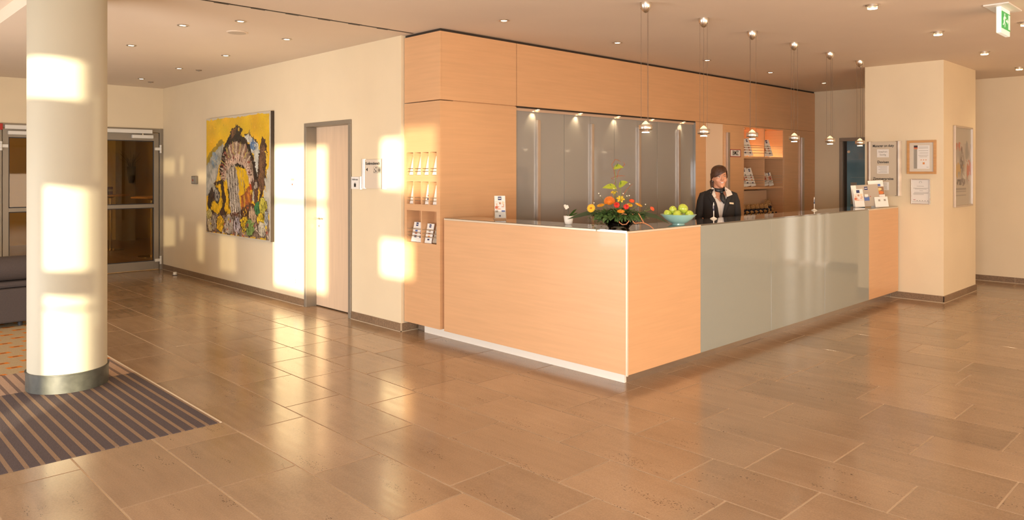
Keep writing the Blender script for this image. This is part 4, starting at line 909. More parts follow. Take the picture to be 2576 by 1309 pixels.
# ------------------------------------------------------------------ signs and frames on the right pillar
PXF = 10.065
M_strip = mat('dull_steel_strip', (.52, .46, .39), .5, metal=.7, var=.12, scale=3, stretch=(1, 1, 3))
ms = thing('information_sign', 'glass sign reading Manager on duty, Devisen and Zimmerpreise on the pillar', 'sign', (PXF, 3.52, 1.29))
box('panel', mat('sign_glass', (.62, .53, .40), .25, coat=.2), ms, PXF-.022, PXF-.005, 3.33, 3.71, 1.297, 1.982)
for a, b in ((3.665, 3.73), (3.308, 3.383)): MB().loft([[(PXF-.004-.026*math.sin(PI*k/8), a+(b-a)*k/8, z_) for k in range(9)] for z_ in (1.292, 1.988)]).build('strip', M_strip, ms, smooth=True)
xs_ = PXF-.0232
for s_, z_, sz in (('Manager on duty', 1.93, .046), ('Devisen', 1.722, .046), ('Zimmerpreise', 1.508, .046)): text_mb(s_, sz, (xs_, 3.524, z_), EXL, EZ, bold=.0008, xs=.82 if s_[0] == 'M' else .95).build('lettering', M_black, ms)
for k, z_ in enumerate((1.835, 1.625, 1.415)):
    cd = box('card', M_paper, ms, PXF-.027, PXF-.0225, 3.455, 3.598, z_-.052, z_+.052)
    if k == 0: text_mb('Stephan', .034, (PXF-.0278, 3.526, z_+.02), EXL, EZ).build('lettering', M_greyp, ms); text_mb('Seelig', .034, (PXF-.0278, 3.526, z_-.018), EXL, EZ).build('lettering', M_greyp, ms)
    else:
        tl = MB()
        for q in range(5): tl.box(PXF-.0278, PXF-.0272, 3.475, 3.58-.02*(q % 2), z_+.035-.018*q, z_+.039-.018*q)
        tl.build('text_lines', M_greyp, ms)
def frame(name, label, y0, y1, z0, z1, bw, mf, mpaper):
    t = thing(name, label, 'picture frame', (PXF, (y0+y1)/2, z0)); f = MB()
    f.box(PXF-.026, PXF-.003, y0, y0+bw, z0, z1).box(PXF-.026, PXF-.003, y1-bw, y1, z0, z1).box(PXF-.026, PXF-.003, y0+bw, y1-bw, z0, z0+bw).box(PXF-.026, PXF-.003, y0+bw, y1-bw, z1-bw, z1)
    f.build('frame', mf, t, bevel=.002); box('sheet', mpaper, t, PXF-.012, PXF-.004, y0+bw*.9, y1-bw*.9, z0+bw*.9, z1-bw*.9); return t
M_goldwood = mat('honey_frame', (.58, .30, .10), .35, var=.1, scale=5, stretch=(1, 1, 8))
c1 = frame('framed_certificate', 'certificate with three stars and flag bar in honey wood frame on the pillar', 2.911, 3.243, 1.571, 1.988, .030, M_goldwood, M_paper)
px_ = PXF-.013
box('mount', mat('mount_cream', (.70, .62, .50), .6), c1, px_-.001, px_, 2.945, 3.21, 1.605, 1.955)
box('document', M_paper, c1, px_-.002, px_-.0011, 2.985, 3.165, 1.635, 1.925)
box('grey_bar', M_greyp, c1, px_-.003, px_-.0021, 3.125, 3.163, 1.637, 1.88)
for m_, z0, z1 in ((M_black, 1.905, 1.925), (M_redp, 1.892, 1.905), (M_orangep, 1.880, 1.892)): box('flag_stripe', m_, c1, px_-.003, px_-.0021, 3.120, 3.163, z0, z1)
tl = MB()
for z_, a, b in ((1.905, 3.0, 3.11), (1.89, 3.0, 3.11), (1.86, 3.0, 3.11), (1.83, 3.0, 3.10), (1.802, 3.0, 3.11), (1.785, 3.01, 3.10), (1.655, 2.995, 3.02)): tl.box(px_-.003, px_-.0021, a, b, z_-.002, z_+.002)
tl.build('text_lines', M_greyp, c1)
for y in (3.025, 3.052, 3.079):
    MB().prism([(px_-.0021, y+(.010 if k % 2 == 0 else .004)*math.sin(k*PI/5), 1.745+(.010 if k % 2 == 0 else .004)*math.cos(k*PI/5)) for k in range(10)], (-.001, 0, 0)).build('star', M_orangep, c1)
box('emblem', M_orangep, c1, px_-.003, px_-.0021, 3.04, 3.062, 1.69, 1.715)
c2 = frame('framed_document', 'white certificate in thin silver frame below the honey wood frame', 2.976, 3.197, 1.195, 1.507, .010, M_alu, M_paper)
tl = MB()
for z_, a, b in ((1.42, 3.05, 3.13), (1.395, 3.00, 3.17), (1.383, 3.02, 3.15), (1.362, 3.06, 3.10), (1.34, 3.00, 3.16), (1.328, 3.00, 3.17), (1.316, 3.05, 3.17), (1.225, 2.99, 3.18)): tl.box(px_-.001, px_, a, b, z_-.0018, z_+.0018)
for y in (3.00, 3.03, 3.06, 3.09, 3.12): tl.box(px_-.001, px_, y, y+.012, 1.235, 1.243)
tl.build('text_lines', M_greyp, c2); MB().tube([(px_-.001, 3.088+.014*math.cos(a), 1.468+.012*math.sin(a)) for a in np.linspace(-.9, 3.9, 14)], .0018, 5).build('logo', M_greyp, c2)
box('red_mark', M_redp, c2, px_-.001, px_, 3.145, 3.17, 1.246, 1.252)
# poster on the other pillar face
po = thing('framed_poster', 'tall glazed poster of red and yellow figures on the right pillar face', 'picture frame', (10.82, 2.834, 1.15))
QX0, QX1, QZ0, QZ1, QY = 10.437, 11.21, 1.150, 2.178, 2.834
f = MB(); bw = .022
f.box(QX0, QX0+bw, QY-.03, QY-.003, QZ0, QZ1).box(QX1-bw, QX1, QY-.03, QY-.003, QZ0, QZ1).box(QX0+bw, QX1-bw, QY-.03, QY-.003, QZ0, QZ0+bw).box(QX0+bw, QX1-bw, QY-.03, QY-.003, QZ1-bw, QZ1); f.build('frame', M_alu, po, bevel=.002)
def poster_img(h=80, w_=50):
    V, U = np.meshgrid(np.linspace(0, 1, h), np.linspace(0, 1, w_), indexing='ij'); a, b = vnoise(h, w_, 9, 21), vnoise(h, w_, 22, 22); img = np.zeros((h, w_, 3)); img[:] = (.52, .46, .36)
    pic = (V > .20) & (V < .74); img[pic] = np.array((.46, .40, .33))*(.6+.8*a[pic])[:, None]
    def bl(cx, cy, rx, ry, c, th=.35):
        m = (((U-cx)/rx)**2+((V-cy)/ry)**2 < 1) & (b > th); img[m] = c
    for cx, cy, rx, ry, c in ((.25, .24, .18, .06, (.50, .14, .08)), (.22, .55, .16, .10, (.55, .36, .12)), (.5, .48, .08, .05, (.58, .30, .10)), (.88, .55, .14, .14, (.50, .15, .08)), (.45, .42, .10, .18, (.16, .12, .10)), (.30, .70, .2, .04, (.10, .08, .07)), (.6, .62, .1, .06, (.62, .58, .50)), (.75, .30, .08, .14, (.30, .28, .24)), (.5, .70, .15, .05, (.20, .16, .14))): bl(cx, cy, rx, ry, c)
    for z_ in (.78, .80, .82, .87): img[(abs(V-z_) < .006) & (U > .1) & (U < .7)] = (.30, .26, .22)
    return img
col_grid('poster_print', M_print, po, poster_img(), (QX0+bw, QY-.008, QZ1-bw), (QX1-QX0-2*bw, 0, 0), (0, 0, QZ0-QZ1+2*bw))
box('glazing', M_picglass, po, QX0+bw, QX1-bw, QY-.018, QY-.015, QZ0+bw, QZ1-bw)

# ------------------------------------------------------------------ things on the countertop
def face_rz(x, y): return math.atan2(-x, y)*1.0 if False else math.atan2(-x/math.hypot(x, y), y/math.hypot(x, y))   # local -Y looks toward the camera side

# apples in a turquoise bowl
M_bowl = mat('turquoise_ceramic', (.40, .70, .63), .22, coat=.4, var=.04, scale=20); M_bowlin = mat('cream_glaze', (.75, .60, .42), .3)
BX, BY = 5.335, 3.50
bo = thing('fruit_bowl', 'turquoise conical bowl with cream inside, holding green apples', 'bowl', (BX, BY, CT))
MB().lathe([(.052, CT), (.052, CT+.005), (.075, CT+.014), (.115, CT+.045), (.148, CT+.079), (.1495, CT+.081)], (BX, BY, 0), 48).build('outer_shell', M_bowl, bo, smooth=True)
MB().lathe([(.1485, CT+.0812), (.1455, CT+.081), (.112, CT+.050), (.07, CT+.022), (.002, CT+.016)], (BX, BY, 0), 48, caps=False).build('inner_glaze', M_bowlin, bo, smooth=True)
def apple_mat():
    m = bpy.data.materials.new('green_apple_skin'); nt, b = nodes_of(m); L = nt.links.new
    tc = nt.nodes.new('ShaderNodeTexCoord'); n = nt.nodes.new('ShaderNodeTexNoise'); n.inputs['Scale'].default_value = 40; L(tc.outputs['Object'], n.inputs['Vector'])
    cr = nt.nodes.new('ShaderNodeValToRGB'); cr.color_ramp.elements[0].color = (.36, .46, .03, 1); cr.color_ramp.elements[1].color = (.50, .55, .08, 1); L(n.outputs[0], cr.inputs[0]); L(cr.outputs[0], b.inputs['Base Color'])
    setp(b, Roughness=.22, Coat_Weight=.4); return m
M_apple = apple_mat(); M_stem = mat('apple_stem', (.12, .07, .02), .7)
def apple(x, y, z, r, label, tilt):
    t = thing('apple', label, 'apple', (x, y, z), group='green apples in the bowl'); t.rotation_euler = tilt
    pr = [(.02, -.80), (.30, -.88), (.62, -.78), (.90, -.38), (1.0, .10), (.93, .52), (.68, .82), (.38, .90), (.15, .80), (.03, .66)]
    MB().lathe([(a*r, b*r*.93) for a, b in pr], (0, 0, 0), 24).build('flesh', M_apple, t, smooth=True, world=False)
    MB().tube([(0, 0, .62*r), (.05*r, .02*r, .95*r), (.14*r, .03*r, 1.15*r)], .0022, 6).build('stem', M_stem, t, world=False)
rA = face_rz(BX, BY); ca, sa = math.cos(rA), math.sin(rA)
def loc_cam(cx, cy, lx, ly): return cx+lx*ca-ly*sa, cy+lx*sa+ly*ca
for lx, ly, dz, r, lab, ti in ((-.088, -.01, .085, .034, 'small green apple at the left rim of the bowl', (.3, .4, 0)), (-.008, -.072, .078, .040, 'yellow-green apple lying at the front of the bowl', (1.2, 0, .3)), (.088, -.01, .080, .036, 'green apple at the right rim of the bowl', (.5, .6, 1)),
                             (-.045, .002, .116, .035, 'green apple on the upper left of the pile', (.4, .9, 0)), (.037, -.005, .127, .042, 'largest green apple on top of the pile', (.7, -.5, 2)), (.01, .085, .078, .036, 'green apple at the back of the bowl', (.2, .3, 0))):
    x, y = loc_cam(BX, BY, lx, ly); apple(x, y, CT+dz, r, lab, ti)

# pens on round desk stands
def pen_stand(x, y, label):
    t = thing('desk_pen', label, 'pen', (x, y, CT))
    MB().lathe([(.032, CT), (.033, CT+.002), (.022, CT+.010), (.008, CT+.016), (.006, CT+.020)], (x, y, 0), 28).build('stand', M_white, t, smooth=True)
    MB().lathe([(.0035, CT+.016), (.0055, CT+.026), (.0058, CT+.082)], (x, y, 0), 12).build('barrel', M_alu, t, smooth=True)
    MB().lathe([(.0064, CT+.075), (.0068, CT+.080), (.0066, CT+.125)], (x, y, 0), 12).build('grip', mat('pen_navy', (.02, .025, .07), .35) if 'pen_navy' not in MATS else MATS['pen_navy'], t, smooth=True)
    MB().lathe([(.0058, CT+.1252), (.0052, CT+.136), (.003, CT+.140), (.003, CT+.150), (.001, CT+.152)], (x, y, 0), 12).build('cap', M_white, t, smooth=True)
    MB().box(x-.0085, x-.0065, y-.002, y+.002, CT+.095, CT+.132).build('clip', M_white, t)
pen_stand(6.155, 3.655, 'upright navy pen on round white stand before the receptionist'); pen_stand(8.32, 3.66, 'upright navy pen on round stand near the far end of the desk')

# acrylic leaflet holder on the left of the desk
M_cover = M_paper
def holder(x, y, rz, label):
    t = thing('leaflet_holder', label, 'leaflet holder', (x, y, CT), rz); mt = Matrix.Rotation(-.16, 4, 'X')
    h = MB(); h.box(-.055, .055, -.006, -.003, .01, .075).box(-.055, .055, .012, .015, .0, .20).box(-.055, -.052, -.006, .012, .01, .08).box(.052, .055, -.006, .012, .01, .08).xform(mt); h.build('pocket', M_clear, t, world=False)
    f = MB().box(-.055, .055, -.010, .075, 0, .003).obox((0, .055, .035), (1, 0, 0), (0, .5, .86), (0, -.86, .5), .055, .045, .0015); f.build('foot', M_clear, t, world=False); return t
HX, HY = 4.665, 4.965; rz_h = face_rz(HX, HY)+R(12)
holder(HX, HY, rz_h, 'clear acrylic leaflet holder at the left end of the countertop')
lf_ = leaflet((HX, HY, CT+.012), rz_h, .100, .205, .16, 'white leaflet with navy logo and smiling figure photo in the acrylic holder', None, style=9, logo=False, th=.010)
def lf_part(t, name, m, x0, x1, z0, z1, tilt, y=-.0006):
    MB().box(x0, x1, y, y+.0005, z0, z1).xform(Matrix.Translation((0, 0, LIFT[t.name])) @ Matrix.Rotation(-tilt, 4, 'X')).build(name, m, t, world=False)
lf_part(lf_, 'logo', M_navy, -.018, .014, .165, .197, .16); lf_part(lf_, 'logo_line', M_paper, -.014, .010, .178, .186, .16, -.0012)
def photo_img(seed, base, blobs, h=40, w_=34):
    V, U = np.meshgrid(np.linspace(0, 1, h), np.linspace(0, 1, w_), indexing='ij'); n = vnoise(h, w_, 12, seed); img = np.zeros((h, w_, 3)); img[:] = base; img *= (.85+.3*n)[..., None]
    for cx, cy, rx, ry, c in blobs: img[((U-cx)/rx)**2+((V-cy)/ry)**2 < 1] = c
    return np.clip(img, 0, 1)
SK = (.68, .36, .22)
girl = [(.5, .22, .10, .13, (.28, .10, .04)), (.52, .20, .06, .09, SK), (.52, .62, .20, .28, (.78, .74, .70)), (.18, .42, .05, .20, SK), (.86, .40, .05, .20, SK), (.28, .62, .14, .06, SK), (.76, .62, .14, .06, SK), (.12, .70, .16, .16, (.62, .14, .06)), (.30, .86, .26, .08, (.74, .40, .28)), (.80, .20, .12, .18, (.80, .62, .42))]
def photo(t, img, x0, x1, z0, z1, tilt, y=-.0008):
    m = Matrix.Rotation(-tilt, 3, 'X'); o = m @ Vector((x0, y, z1))+Vector((0, 0, LIFT[t.name])); col_grid('photo', M_print, t, img, o, m @ Vector((x1-x0, 0, 0)), m @ Vector((0, 0, z0-z1)), world=False)
photo(lf_, photo_img(31, (.78, .74, .68), girl), -.047, .047, .072, .155, .16)
lf_part(lf_, 'picture', M_greyp, -.047, -.02, .052, .07, .16); lf_part(lf_, 'picture', M_blueprint, .012, .045, .055, .07, .16); lf_part(lf_, 'logo_small', M_navy, -.014, .004, .012, .027, .16)

# brochure display at the right end of the desk
DX, DY_ = 9.50, 3.50; rz_d = face_rz(DX, DY_)+R(20)
cr_, sr_ = math.cos(rz_d), math.sin(rz_d)
def dp(lx, ly): return (DX+lx*cr_-ly*sr_, DY_+lx*sr_+ly*cr_, CT)
fo = leaflet(dp(-.02, .0), rz_d, .32, .27, .22, 'taupe display folder with navy logo at the right end of the countertop', None, style=3, logo=False, roll=-.06, th=.012)
def fp(t, name, m, x0, x1, z0, z1, y=-.0006): MB().box(x0, x1, y, y+.0005, z0, z1).xform(Matrix.Translation((0, 0, LIFT[t.name])) @ Matrix.Rotation(-.06, 4, 'Y') @ Matrix.Rotation(-.22, 4, 'X')).build(name, m, t, world=False)
fp(fo, 'spine', M_paper, -.16, -.10, 0, .27); fp(fo, 'logo', M_navy, -.005, .035, .205, .245); fp(fo, 'logo_line', M_paper, 0, .03, .222, .230, -.0012); fp(fo, 'picture', M_blueprint, -.02, .04, .07, .12); fp(fo, 'picture', M_paper, -.01, .03, .11, .15); fp(fo, 'picture', M_redp, .05, .06, .115, .125); fp(fo, 'text_block', M_greyp, -.03, .05, .17, .173)
l1 = leaflet(dp(-.115, -.035), rz_d, .115, .225, .22, 'white leaflet with smiling figure photo leaning on the taupe folder', None, style=9, logo=False, roll=-.06)
fp(l1, 'logo', M_navy, -.02, .018, .175, .212); m6 = Matrix.Rotation(-.06, 4, 'Y') @ Matrix.Rotation(-.22, 4, 'X'); m3 = m6.to_3x3()
def photo2(t, img, x0, x1, z0, z1): o = m3 @ Vector((x0, -.0008, z1))+Vector((0, 0, LIFT[t.name])); col_grid('photo', M_print, t, img, o, m3 @ Vector((x1-x0, 0, 0)), m3 @ Vector((0, 0, z0-z1)), world=False)
photo2(l1, photo_img(33, (.78, .68, .60), girl), -.053, .053, .075, .165)
l2 = leaflet(dp(.130, .03), rz_d, .18, .33, .22, 'tall white brochure with red and orange food photo behind the taupe folder', None, style=9, logo=False, roll=-.06)
fp(l2, 'logo', M_blueprint, .02, .055, .255, .285)
photo2(l2, photo_img(35, (.30, .16, .08), [(.5, .4, .25, .2, (.75, .40, .05)), (.3, .7, .25, .2, (.60, .06, .03)), (.75, .75, .2, .2, (.70, .20, .05)), (.7, .3, .15, .15, (.78, .60, .25)), (.2, .35, .15, .15, (.45, .20, .08)), (.5, .65, .08, .15, (.80, .70, .40))]), -.08, .088, .15, .25)
l3 = leaflet(dp(.150, -.02), rz_d, .155, .125, .22, 'low white leaflet stack with two small emblems at the right end of the desk', None, style=9, logo=False, roll=-.06, th=.014)
fp(l3, 'emblem', M_greyp, -.035, -.012, .07, .095); fp(l3, 'emblem', M_greyp, .03, .053, .07, .095)

# orchid in a white pot
OX, OY = 4.628, 4.10; rzo = face_rz(OX, OY)
orc = thing('potted_orchid', 'small white orchid in a white tapered pot on the countertop', 'orchid', (OX, OY, CT), rzo)
MB().lathe([(.026, 0), (.030, .003), (.0365, .030), (.0405, .064), (.042, .072), (.039, .072), (.034, .060), (.002, .058)], (0, 0, 0), 32, caps=False).build('pot', mat('white_ceramic', (.82, .76, .66), .3, coat=.3), orc, smooth=True, world=False)
MB().lathe([(.034, .060), (.002, .066)], (0, 0, 0), 20).build('soil', M_dark, orc, world=False)
M_leaf = mat('glossy_leaf', (.045, .13, .02), .35, var=.25, scale=30); M_leaf2 = mat('yellow_green_leaf', (.34, .38, .03), .35, var=.2, scale=30); M_leafd = mat('dark_leaf', (.035, .05, .02), .3, var=.2, scale=20)
for pts, wd in (([(0, 0, .065), (.02, -.01, .082), (.045, -.015, .108), (.066, -.015, .128)], [.006, .016, .017, .002]), ([(0, 0, .065), (.03, .01, .075), (.06, .012, .088), (.075, .01, .098)], [.005, .010, .009, .001]), ([(0, 0, .065), (-.01, -.01, .075), (-.018, -.02, .082)], [.005, .010, .003])):
    MB().blade(pts, wd, (.2, 1, -.7), .2).build('leaf', M_leaf, orc, smooth=True, world=False)
MB().tube([(-.004, 0, .065), (-.003, 0, .10), (-.002, .002, .125), (-.008, 0, .142), (-.018, -.002, .150)], .0018, 6).build('stem', M_leafd, orc, world=False)
M_petalw = mat('white_petal', (.82, .72, .58), .5)
for c in ((-.026, -.006, .146), (-.012, -.010, .152), (-.020, -.012, .136), (-.030, -.004, .156), (-.008, -.006, .143)):
    fl_ = MB()
    for k in range(5):
        a = k*2*PI/5+c[0]*50; d = Vector((math.cos(a), -.25, math.sin(a))).normalized(); p = Vector(c)
        fl_.blade([p, p+d*.006, p+d*.012], [.002, .006, .002], d.cross(Vector((0, 1, 0))), .1)
    fl_.build('blossom', M_petalw, orc, smooth=True, world=False)
MB().ball((-.002, 0, .130), .004, n=8, m=6).build('bud', M_leafd, orc, world=False)

# ------------------------------------------------------------------ flower arrangement in a glass bowl
FX, FY = 4.585, 3.545; rzf = face_rz(FX, FY); K = .00307
fa = thing('flower_arrangement', 'tall autumn flower arrangement with green anthuriums in a glass bowl on the desk corner', 'flower arrangement', (FX, FY, CT), rzf)
def F(px, py, ly=0.0): return Vector(((px-1553)*K, ly, (576-py)*K))   # measured positions turned into metres
MB().lathe([(.075, 0), (.080, .004), (.084, .012), (.110, .038), (.145, .074), (.163, .094), (.160, .094), (.141, .074), (.106, .041), (.080, .018), (.002, .014)], (0, 0, 0), 40, caps=False).build('glass_bowl', M_vase, fa, smooth=True, world=False)
MB().lathe([(.060, .020), (.085, .041), (.112, .070), (.122, .086), (.002, .095)], (0, 0, 0), 28, caps=False).build('moss_filling', mat('dark_moss', (.07, .075, .03), .9, var=.4, scale=80), fa, smooth=True, world=False)
fol = MB(); fr_ = random.Random(5)
for k in range(620):
    a = fr_.uniform(0, 2*PI); rr = fr_.uniform(.02, .20); el = fr_.uniform(-.45, .9); base = Vector((math.cos(a)*rr*.95, math.sin(a)*rr*.6, .075+.075*fr_.random()*(1-rr*2.5)))
    d = Vector((math.cos(a)*math.cos(el), math.sin(a)*math.cos(el), math.sin(el)*.8)); ln = fr_.uniform(.03, .062)
    fol.blade([base, base+d*ln*.5+Vector((0, 0, .006)), base+d*ln], [.002, ln*.20, .001], d.cross(Vector((fr_.uniform(-.4, .4), fr_.uniform(-.4, .4), 1))), .2)
for k in range(230):   # leaves spilling over the rim
    a = fr_.uniform(PI*1.0, PI*2.0); rr = fr_.uniform(.12, .165); base = Vector((math.cos(a)*rr, math.sin(a)*rr, .088+.02*fr_.random())); d = Vector((math.cos(a)*.8+fr_.uniform(-.5, .5), math.sin(a)*.7, fr_.uniform(-1.0, .35))).normalized(); ln = fr_.uniform(.03, .055)
    fol.blade([base, base+d*ln*.5+Vector((0, 0, .004)), base+d*ln], [.002, ln*.2, .001], d.cross(Vector((fr_.uniform(-.4, .4), 1, .5))), .2)
# trailing sprigs at the lower left and right
for sx, sy, ex_, ey_, ly in ((1505, 540, 1485, 552, -.06), (1510, 545, 1492, 568, -.07), (1515, 550, 1498, 574, -.08), (1520, 548, 1512, 570, -.09), (1500, 543, 1480, 545, -.03), (1510, 548, 1503, 560, -.08), (1530, 552, 1523, 574, -.10), (1610, 535, 1625, 523, -.02), (1600, 540, 1612, 548, -.06), (1548, 558, 1552, 572, -.10)):
    p0, p1 = F(sx, sy, ly+.03), F(ex_, ey_, ly)
    for q in range(5):
        t = q/4; p = p0.lerp(p1, t)+Vector((0, 0, .01*math.sin(t*PI)))
        for s_ in (-1, 1):
            d = (Vector((p1-p0).normalized())+Vector((0, 0, s_*.9))+Vector((0, fr_.uniform(-.4, .4), 0))).normalized(); ln = .030
            fol.blade([p, p+d*ln*.5, p+d*ln], [.001, .0085, .0005], (0, 1, .3), .2)
fol.build('foliage', mat('bush_leaf', (.075, .135, .032), .5, var=.35, scale=60), fa, smooth=True, world=False, kind='stuff')
# two long arching strap leaves
MB().blade([F(1505, 535, -.02), F(1480, 537, -.03), F(1450, 545, -.035), F(1425, 553, -.04)], [.018, .020, .014, .001], (.0, .5, 1), .1).build('strap_leaf', M_leafd, fa, smooth=True, world=False)
MB().blade([F(1590, 545, -.02), F(1615, 538, -.03), F(1645, 545, -.03), F(1677, 562, -.03)], [.018, .020, .016, .001], (.0, .5, 1), .1).build('strap_leaf', M_leafd, fa, smooth=True, world=False)
M_stemg = mat('flower_stem', (.12, .16, .03), .5)
M_yel = mat('yellow_petal', (.85, .42, .012), .5, var=.1, scale=80); M_org = mat('orange_petal', (.78, .22, .012), .5, var=.15, scale=80); M_red = mat('red_petal', (.62, .025, .012), .45, var=.2, scale=90); M_coral = mat('coral_petal', (.75, .09, .02), .45, var=.15, scale=90); M_lem = mat('lemon_petal', (.85, .58, .03), .5)
M_core = mat('flower_core', (.50, .16, .01), .8)
def stem(p, q=None):
    q = q or Vector((p.x*.25, p.y*.3, .08)); MB().tube([q, (p+q)/2+Vector((0, 0, .01)), p], .0022, 6).build('stem', M_stemg, fa, world=False)
def gerbera(p, n, r, m_, core=M_core):
    n = Vector(n).normalized(); a = n.orthogonal().normalized(); b = n.cross(a); pet = MB()
    for ring, (rr, N, up) in enumerate(((r, 18, .10), (r*.78, 14, .28), (r*.5, 12, .5))):
        for k in range(N):
            t = 2*PI*k/N+ring*.2; d = (a*math.cos(t)+b*math.sin(t)); s_ = n.cross(d)
            pet.blade([p+n*.002*ring, p+d*rr*.55+n*(rr*up*.7), p+d*rr+n*(rr*up*.55)], [.001, rr*.17, rr*.06], s_, 0)
    o = pet.build('gerbera', m_, fa, smooth=True, world=False); MB().ball(p+n*.006, r*.30, r*.30, r*.22, 12, 8).build('flower_centre', core, o, smooth=True, world=False); stem(p-n*.004)
def ranunculus(p, n, r, m_):
    n = Vector(n).normalized(); a = n.orthogonal().normalized(); b = n.cross(a); pet = MB()
    for ring in range(4):
        rr = r*(1-.2*ring); N = 7
        for k in range(N):
            t = 2*PI*k/N+ring*.5; d = a*math.cos(t)+b*math.sin(t)
            pet.blade([p-n*r*.3, p+d*rr*.85-n*r*.05, p+d*rr*.80+n*r*(.35+.1*ring), p+d*rr*.45+n*r*(.6+.08*ring)], [r*.1, rr*.5, rr*.5, rr*.2], n.cross(d), 0)
    pet.ball(p+n*r*.1, r*.55, n=12, m=8); pet.build('ranunculus', m_, fa, smooth=True, world=False); stem(p-n*r*.3)
gerbera(F(1485, 524, -.10), (-.35, -1, .25), .034, M_yel); gerbera(F(1508, 518, -.03), (-.2, -.4, 1), .032, M_yel); gerbera(F(1558, 531, -.13), (.05, -.5, 1), .030, mat('amber_petal', (.80, .32, .015), .5)); gerbera(F(1602, 516, -.02), (.5, -.3, 1), .032, M_yel); gerbera(F(1580, 517, -.02), (.2, -.5, .8), .024, M_lem)
ranunculus(F(1548, 516, -.09), (-.1, -1, .25), .025, M_red); ranunculus(F(1571, 520, -.09), (.15, -1, .3), .024, M_red); ranunculus(F(1585, 507, .0), (.2, -.5, .9), .022, M_coral); ranunculus(F(1635, 526, -.02), (.6, -.4, .6), .020, M_coral)
# pincushion
pc = F(1530, 508, -.06); pn = MB().ball(pc, .026, n=16, m=10)
for k in range(170):
    z_ = 1-2*(k+.5)/170; a = k*2.39996; d = Vector((math.sqrt(1-z_*z_)*math.cos(a), math.sqrt(1-z_*z_)*math.sin(a), z_))
    if d.z < -.5: continue
    pn.tube([pc+d*.024, pc+d*.038, pc+(d+Vector((0, 0, .3))).normalized()*.042], [.0014, .0012, .0016], 4)
pn.build('pincushion', M_org, fa, smooth=True, world=False); stem(pc)
# lilies
for c, n_, r in ((F(1557, 503, -.01), (.1, -.8, .6), .030), (F(1541, 487, .0), (-.1, -.3, 1), .026)):
    n_ = Vector(n_).normalized(); a = n_.orthogonal().normalized(); b = n_.cross(a); lm_ = MB()
    for k in range(6):
        d = a*math.cos(k*PI/3)+b*math.sin(k*PI/3); lm_.blade([c-n_*.02, c+d*r*.35, c+d*r*.8+n_*.012, c+d*r*1.15+n_*.006], [.002, .008, .009, .001], n_.cross(d), .1)
    lm_.build('lily', M_lem, fa, smooth=True, world=False); stem(c-n_*.02)
# anthuriums: heart-shaped spathe with a spadix
def anthurium(p, tip, wd, spad, label):
    p, tip = Vector(p), Vector(tip); d = tip-p; s_ = d.cross(Vector((0, -.9, .7))).normalized(); up = s_.cross(d).normalized(); ln = d.length
    m_ = MB(); pts = [p-d*.28, p-d*.1, p+d*.15, p+d*.45, p+d*.75, tip]; w_ = [.25, .75, 1.0, .82, .42, .02]
    m_.blade([q+up*(.15*ln*(1-(2*i/5-1)**2)) for i, q in enumerate(pts)], [v*wd for v in w_], s_, .25)
    o = m_.build('anthurium', M_leaf2, fa, smooth=True, world=False); o.modifiers.new('sub', 'SUBSURF').render_levels = 2; MB().tube([p, p+Vector(spad)*.5, p+Vector(spad)], [.0035, .0032, .0018], 8).build('spadix', M_leaf, o, smooth=True, world=False)
    MB().tube([Vector((p.x*.4, 0, .09)), Vector((p.x*.9, p.y, p.z*.6)), p-d*.05], .0028, 6).build('stem', M_stemg, fa, world=False)
anthurium(F(1540, 475, -.02), F(1512, 474, -.05), .030, (-.028, -.01, .032), ''); anthurium(F(1558, 469, -.02), F(1576, 459, -.04), .030, (-.002, -.01, .045), ''); anthurium(F(1545, 425, -.01), F(1565, 423, -.04), .028, (.016, -.008, .04), '')
# curly willow
M_twig = mat('red_twig', (.30, .09, .03), .6)
for pl_ in ([(1546, 520), (1540, 470), (1545, 455), (1534, 450), (1545, 445), (1560, 443), (1569, 444)], [(1545, 455), (1541, 430), (1535, 415), (1544, 402), (1551, 404), (1557, 408)], [(1548, 450), (1552, 432), (1563, 420), (1568, 415), (1564, 409)], [(1541, 510), (1533, 490), (1534, 480)], [(1558, 500), (1575, 475), (1588, 463)]):
    MB().tube([F(a, b, .005*math.sin(i*2.1)) for i, (a, b) in enumerate(pl_)], [.0026]*(len(pl_)-1)+[.001], 6).build('twig', M_twig, fa, smooth=True, world=False)
for (a, b) in ((1503, 488), (1507, 494), (1573, 494), (1579, 493), (1564, 488), (1491, 512), (1619, 515), (1580, 464)):
    o = MB().tube([F(1545+(a-1545)*.5, 525, -.01), F(a, b, -.01)], .0008, 4).build('filler_stem', M_stemg, fa, world=False); MB().ball(F(a, b, -.01), .005, n=8, m=6).build('filler_blossom', M_petalw, o, world=False)
# twisted vine: a loop and a trailing end
M_vine = mat('vine_rope', (.50, .20, .08), .7)
def rope(pts, r=.0026):
    pts = [Vector(p) for p in pts]; dens = []
    for i in range(len(pts)-1):
        for k in range(8): dens.append(pts[i].lerp(pts[i+1], k/8))
    dens.append(pts[-1])
    for ph in (0, PI):
        MB().tube([p+Vector((math.cos(i*.9+ph)*r*.8, math.sin(i*.9+ph)*r*.8, math.sin(i*.9+ph)*r*.5)) for i, p in enumerate(dens)], r, 6).build('vine_strand', M_vine, fa, smooth=True, world=False)
rope([F(1565+13*math.cos(a), 550-13*math.sin(a)*1.05, -.13) for a in np.linspace(1.0, 6.6, 9)]); rope([F(1587, 537, -.12), F(1585, 552, -.13), F(1592, 560, -.13), F(1608, 558, -.12), F(1617, 560, -.11), F(1630, 567, -.10), F(1637, 573, -.10)]); rope([F(1601, 536, -.11), F(1609, 550, -.12), F(1615, 560, -.11)])

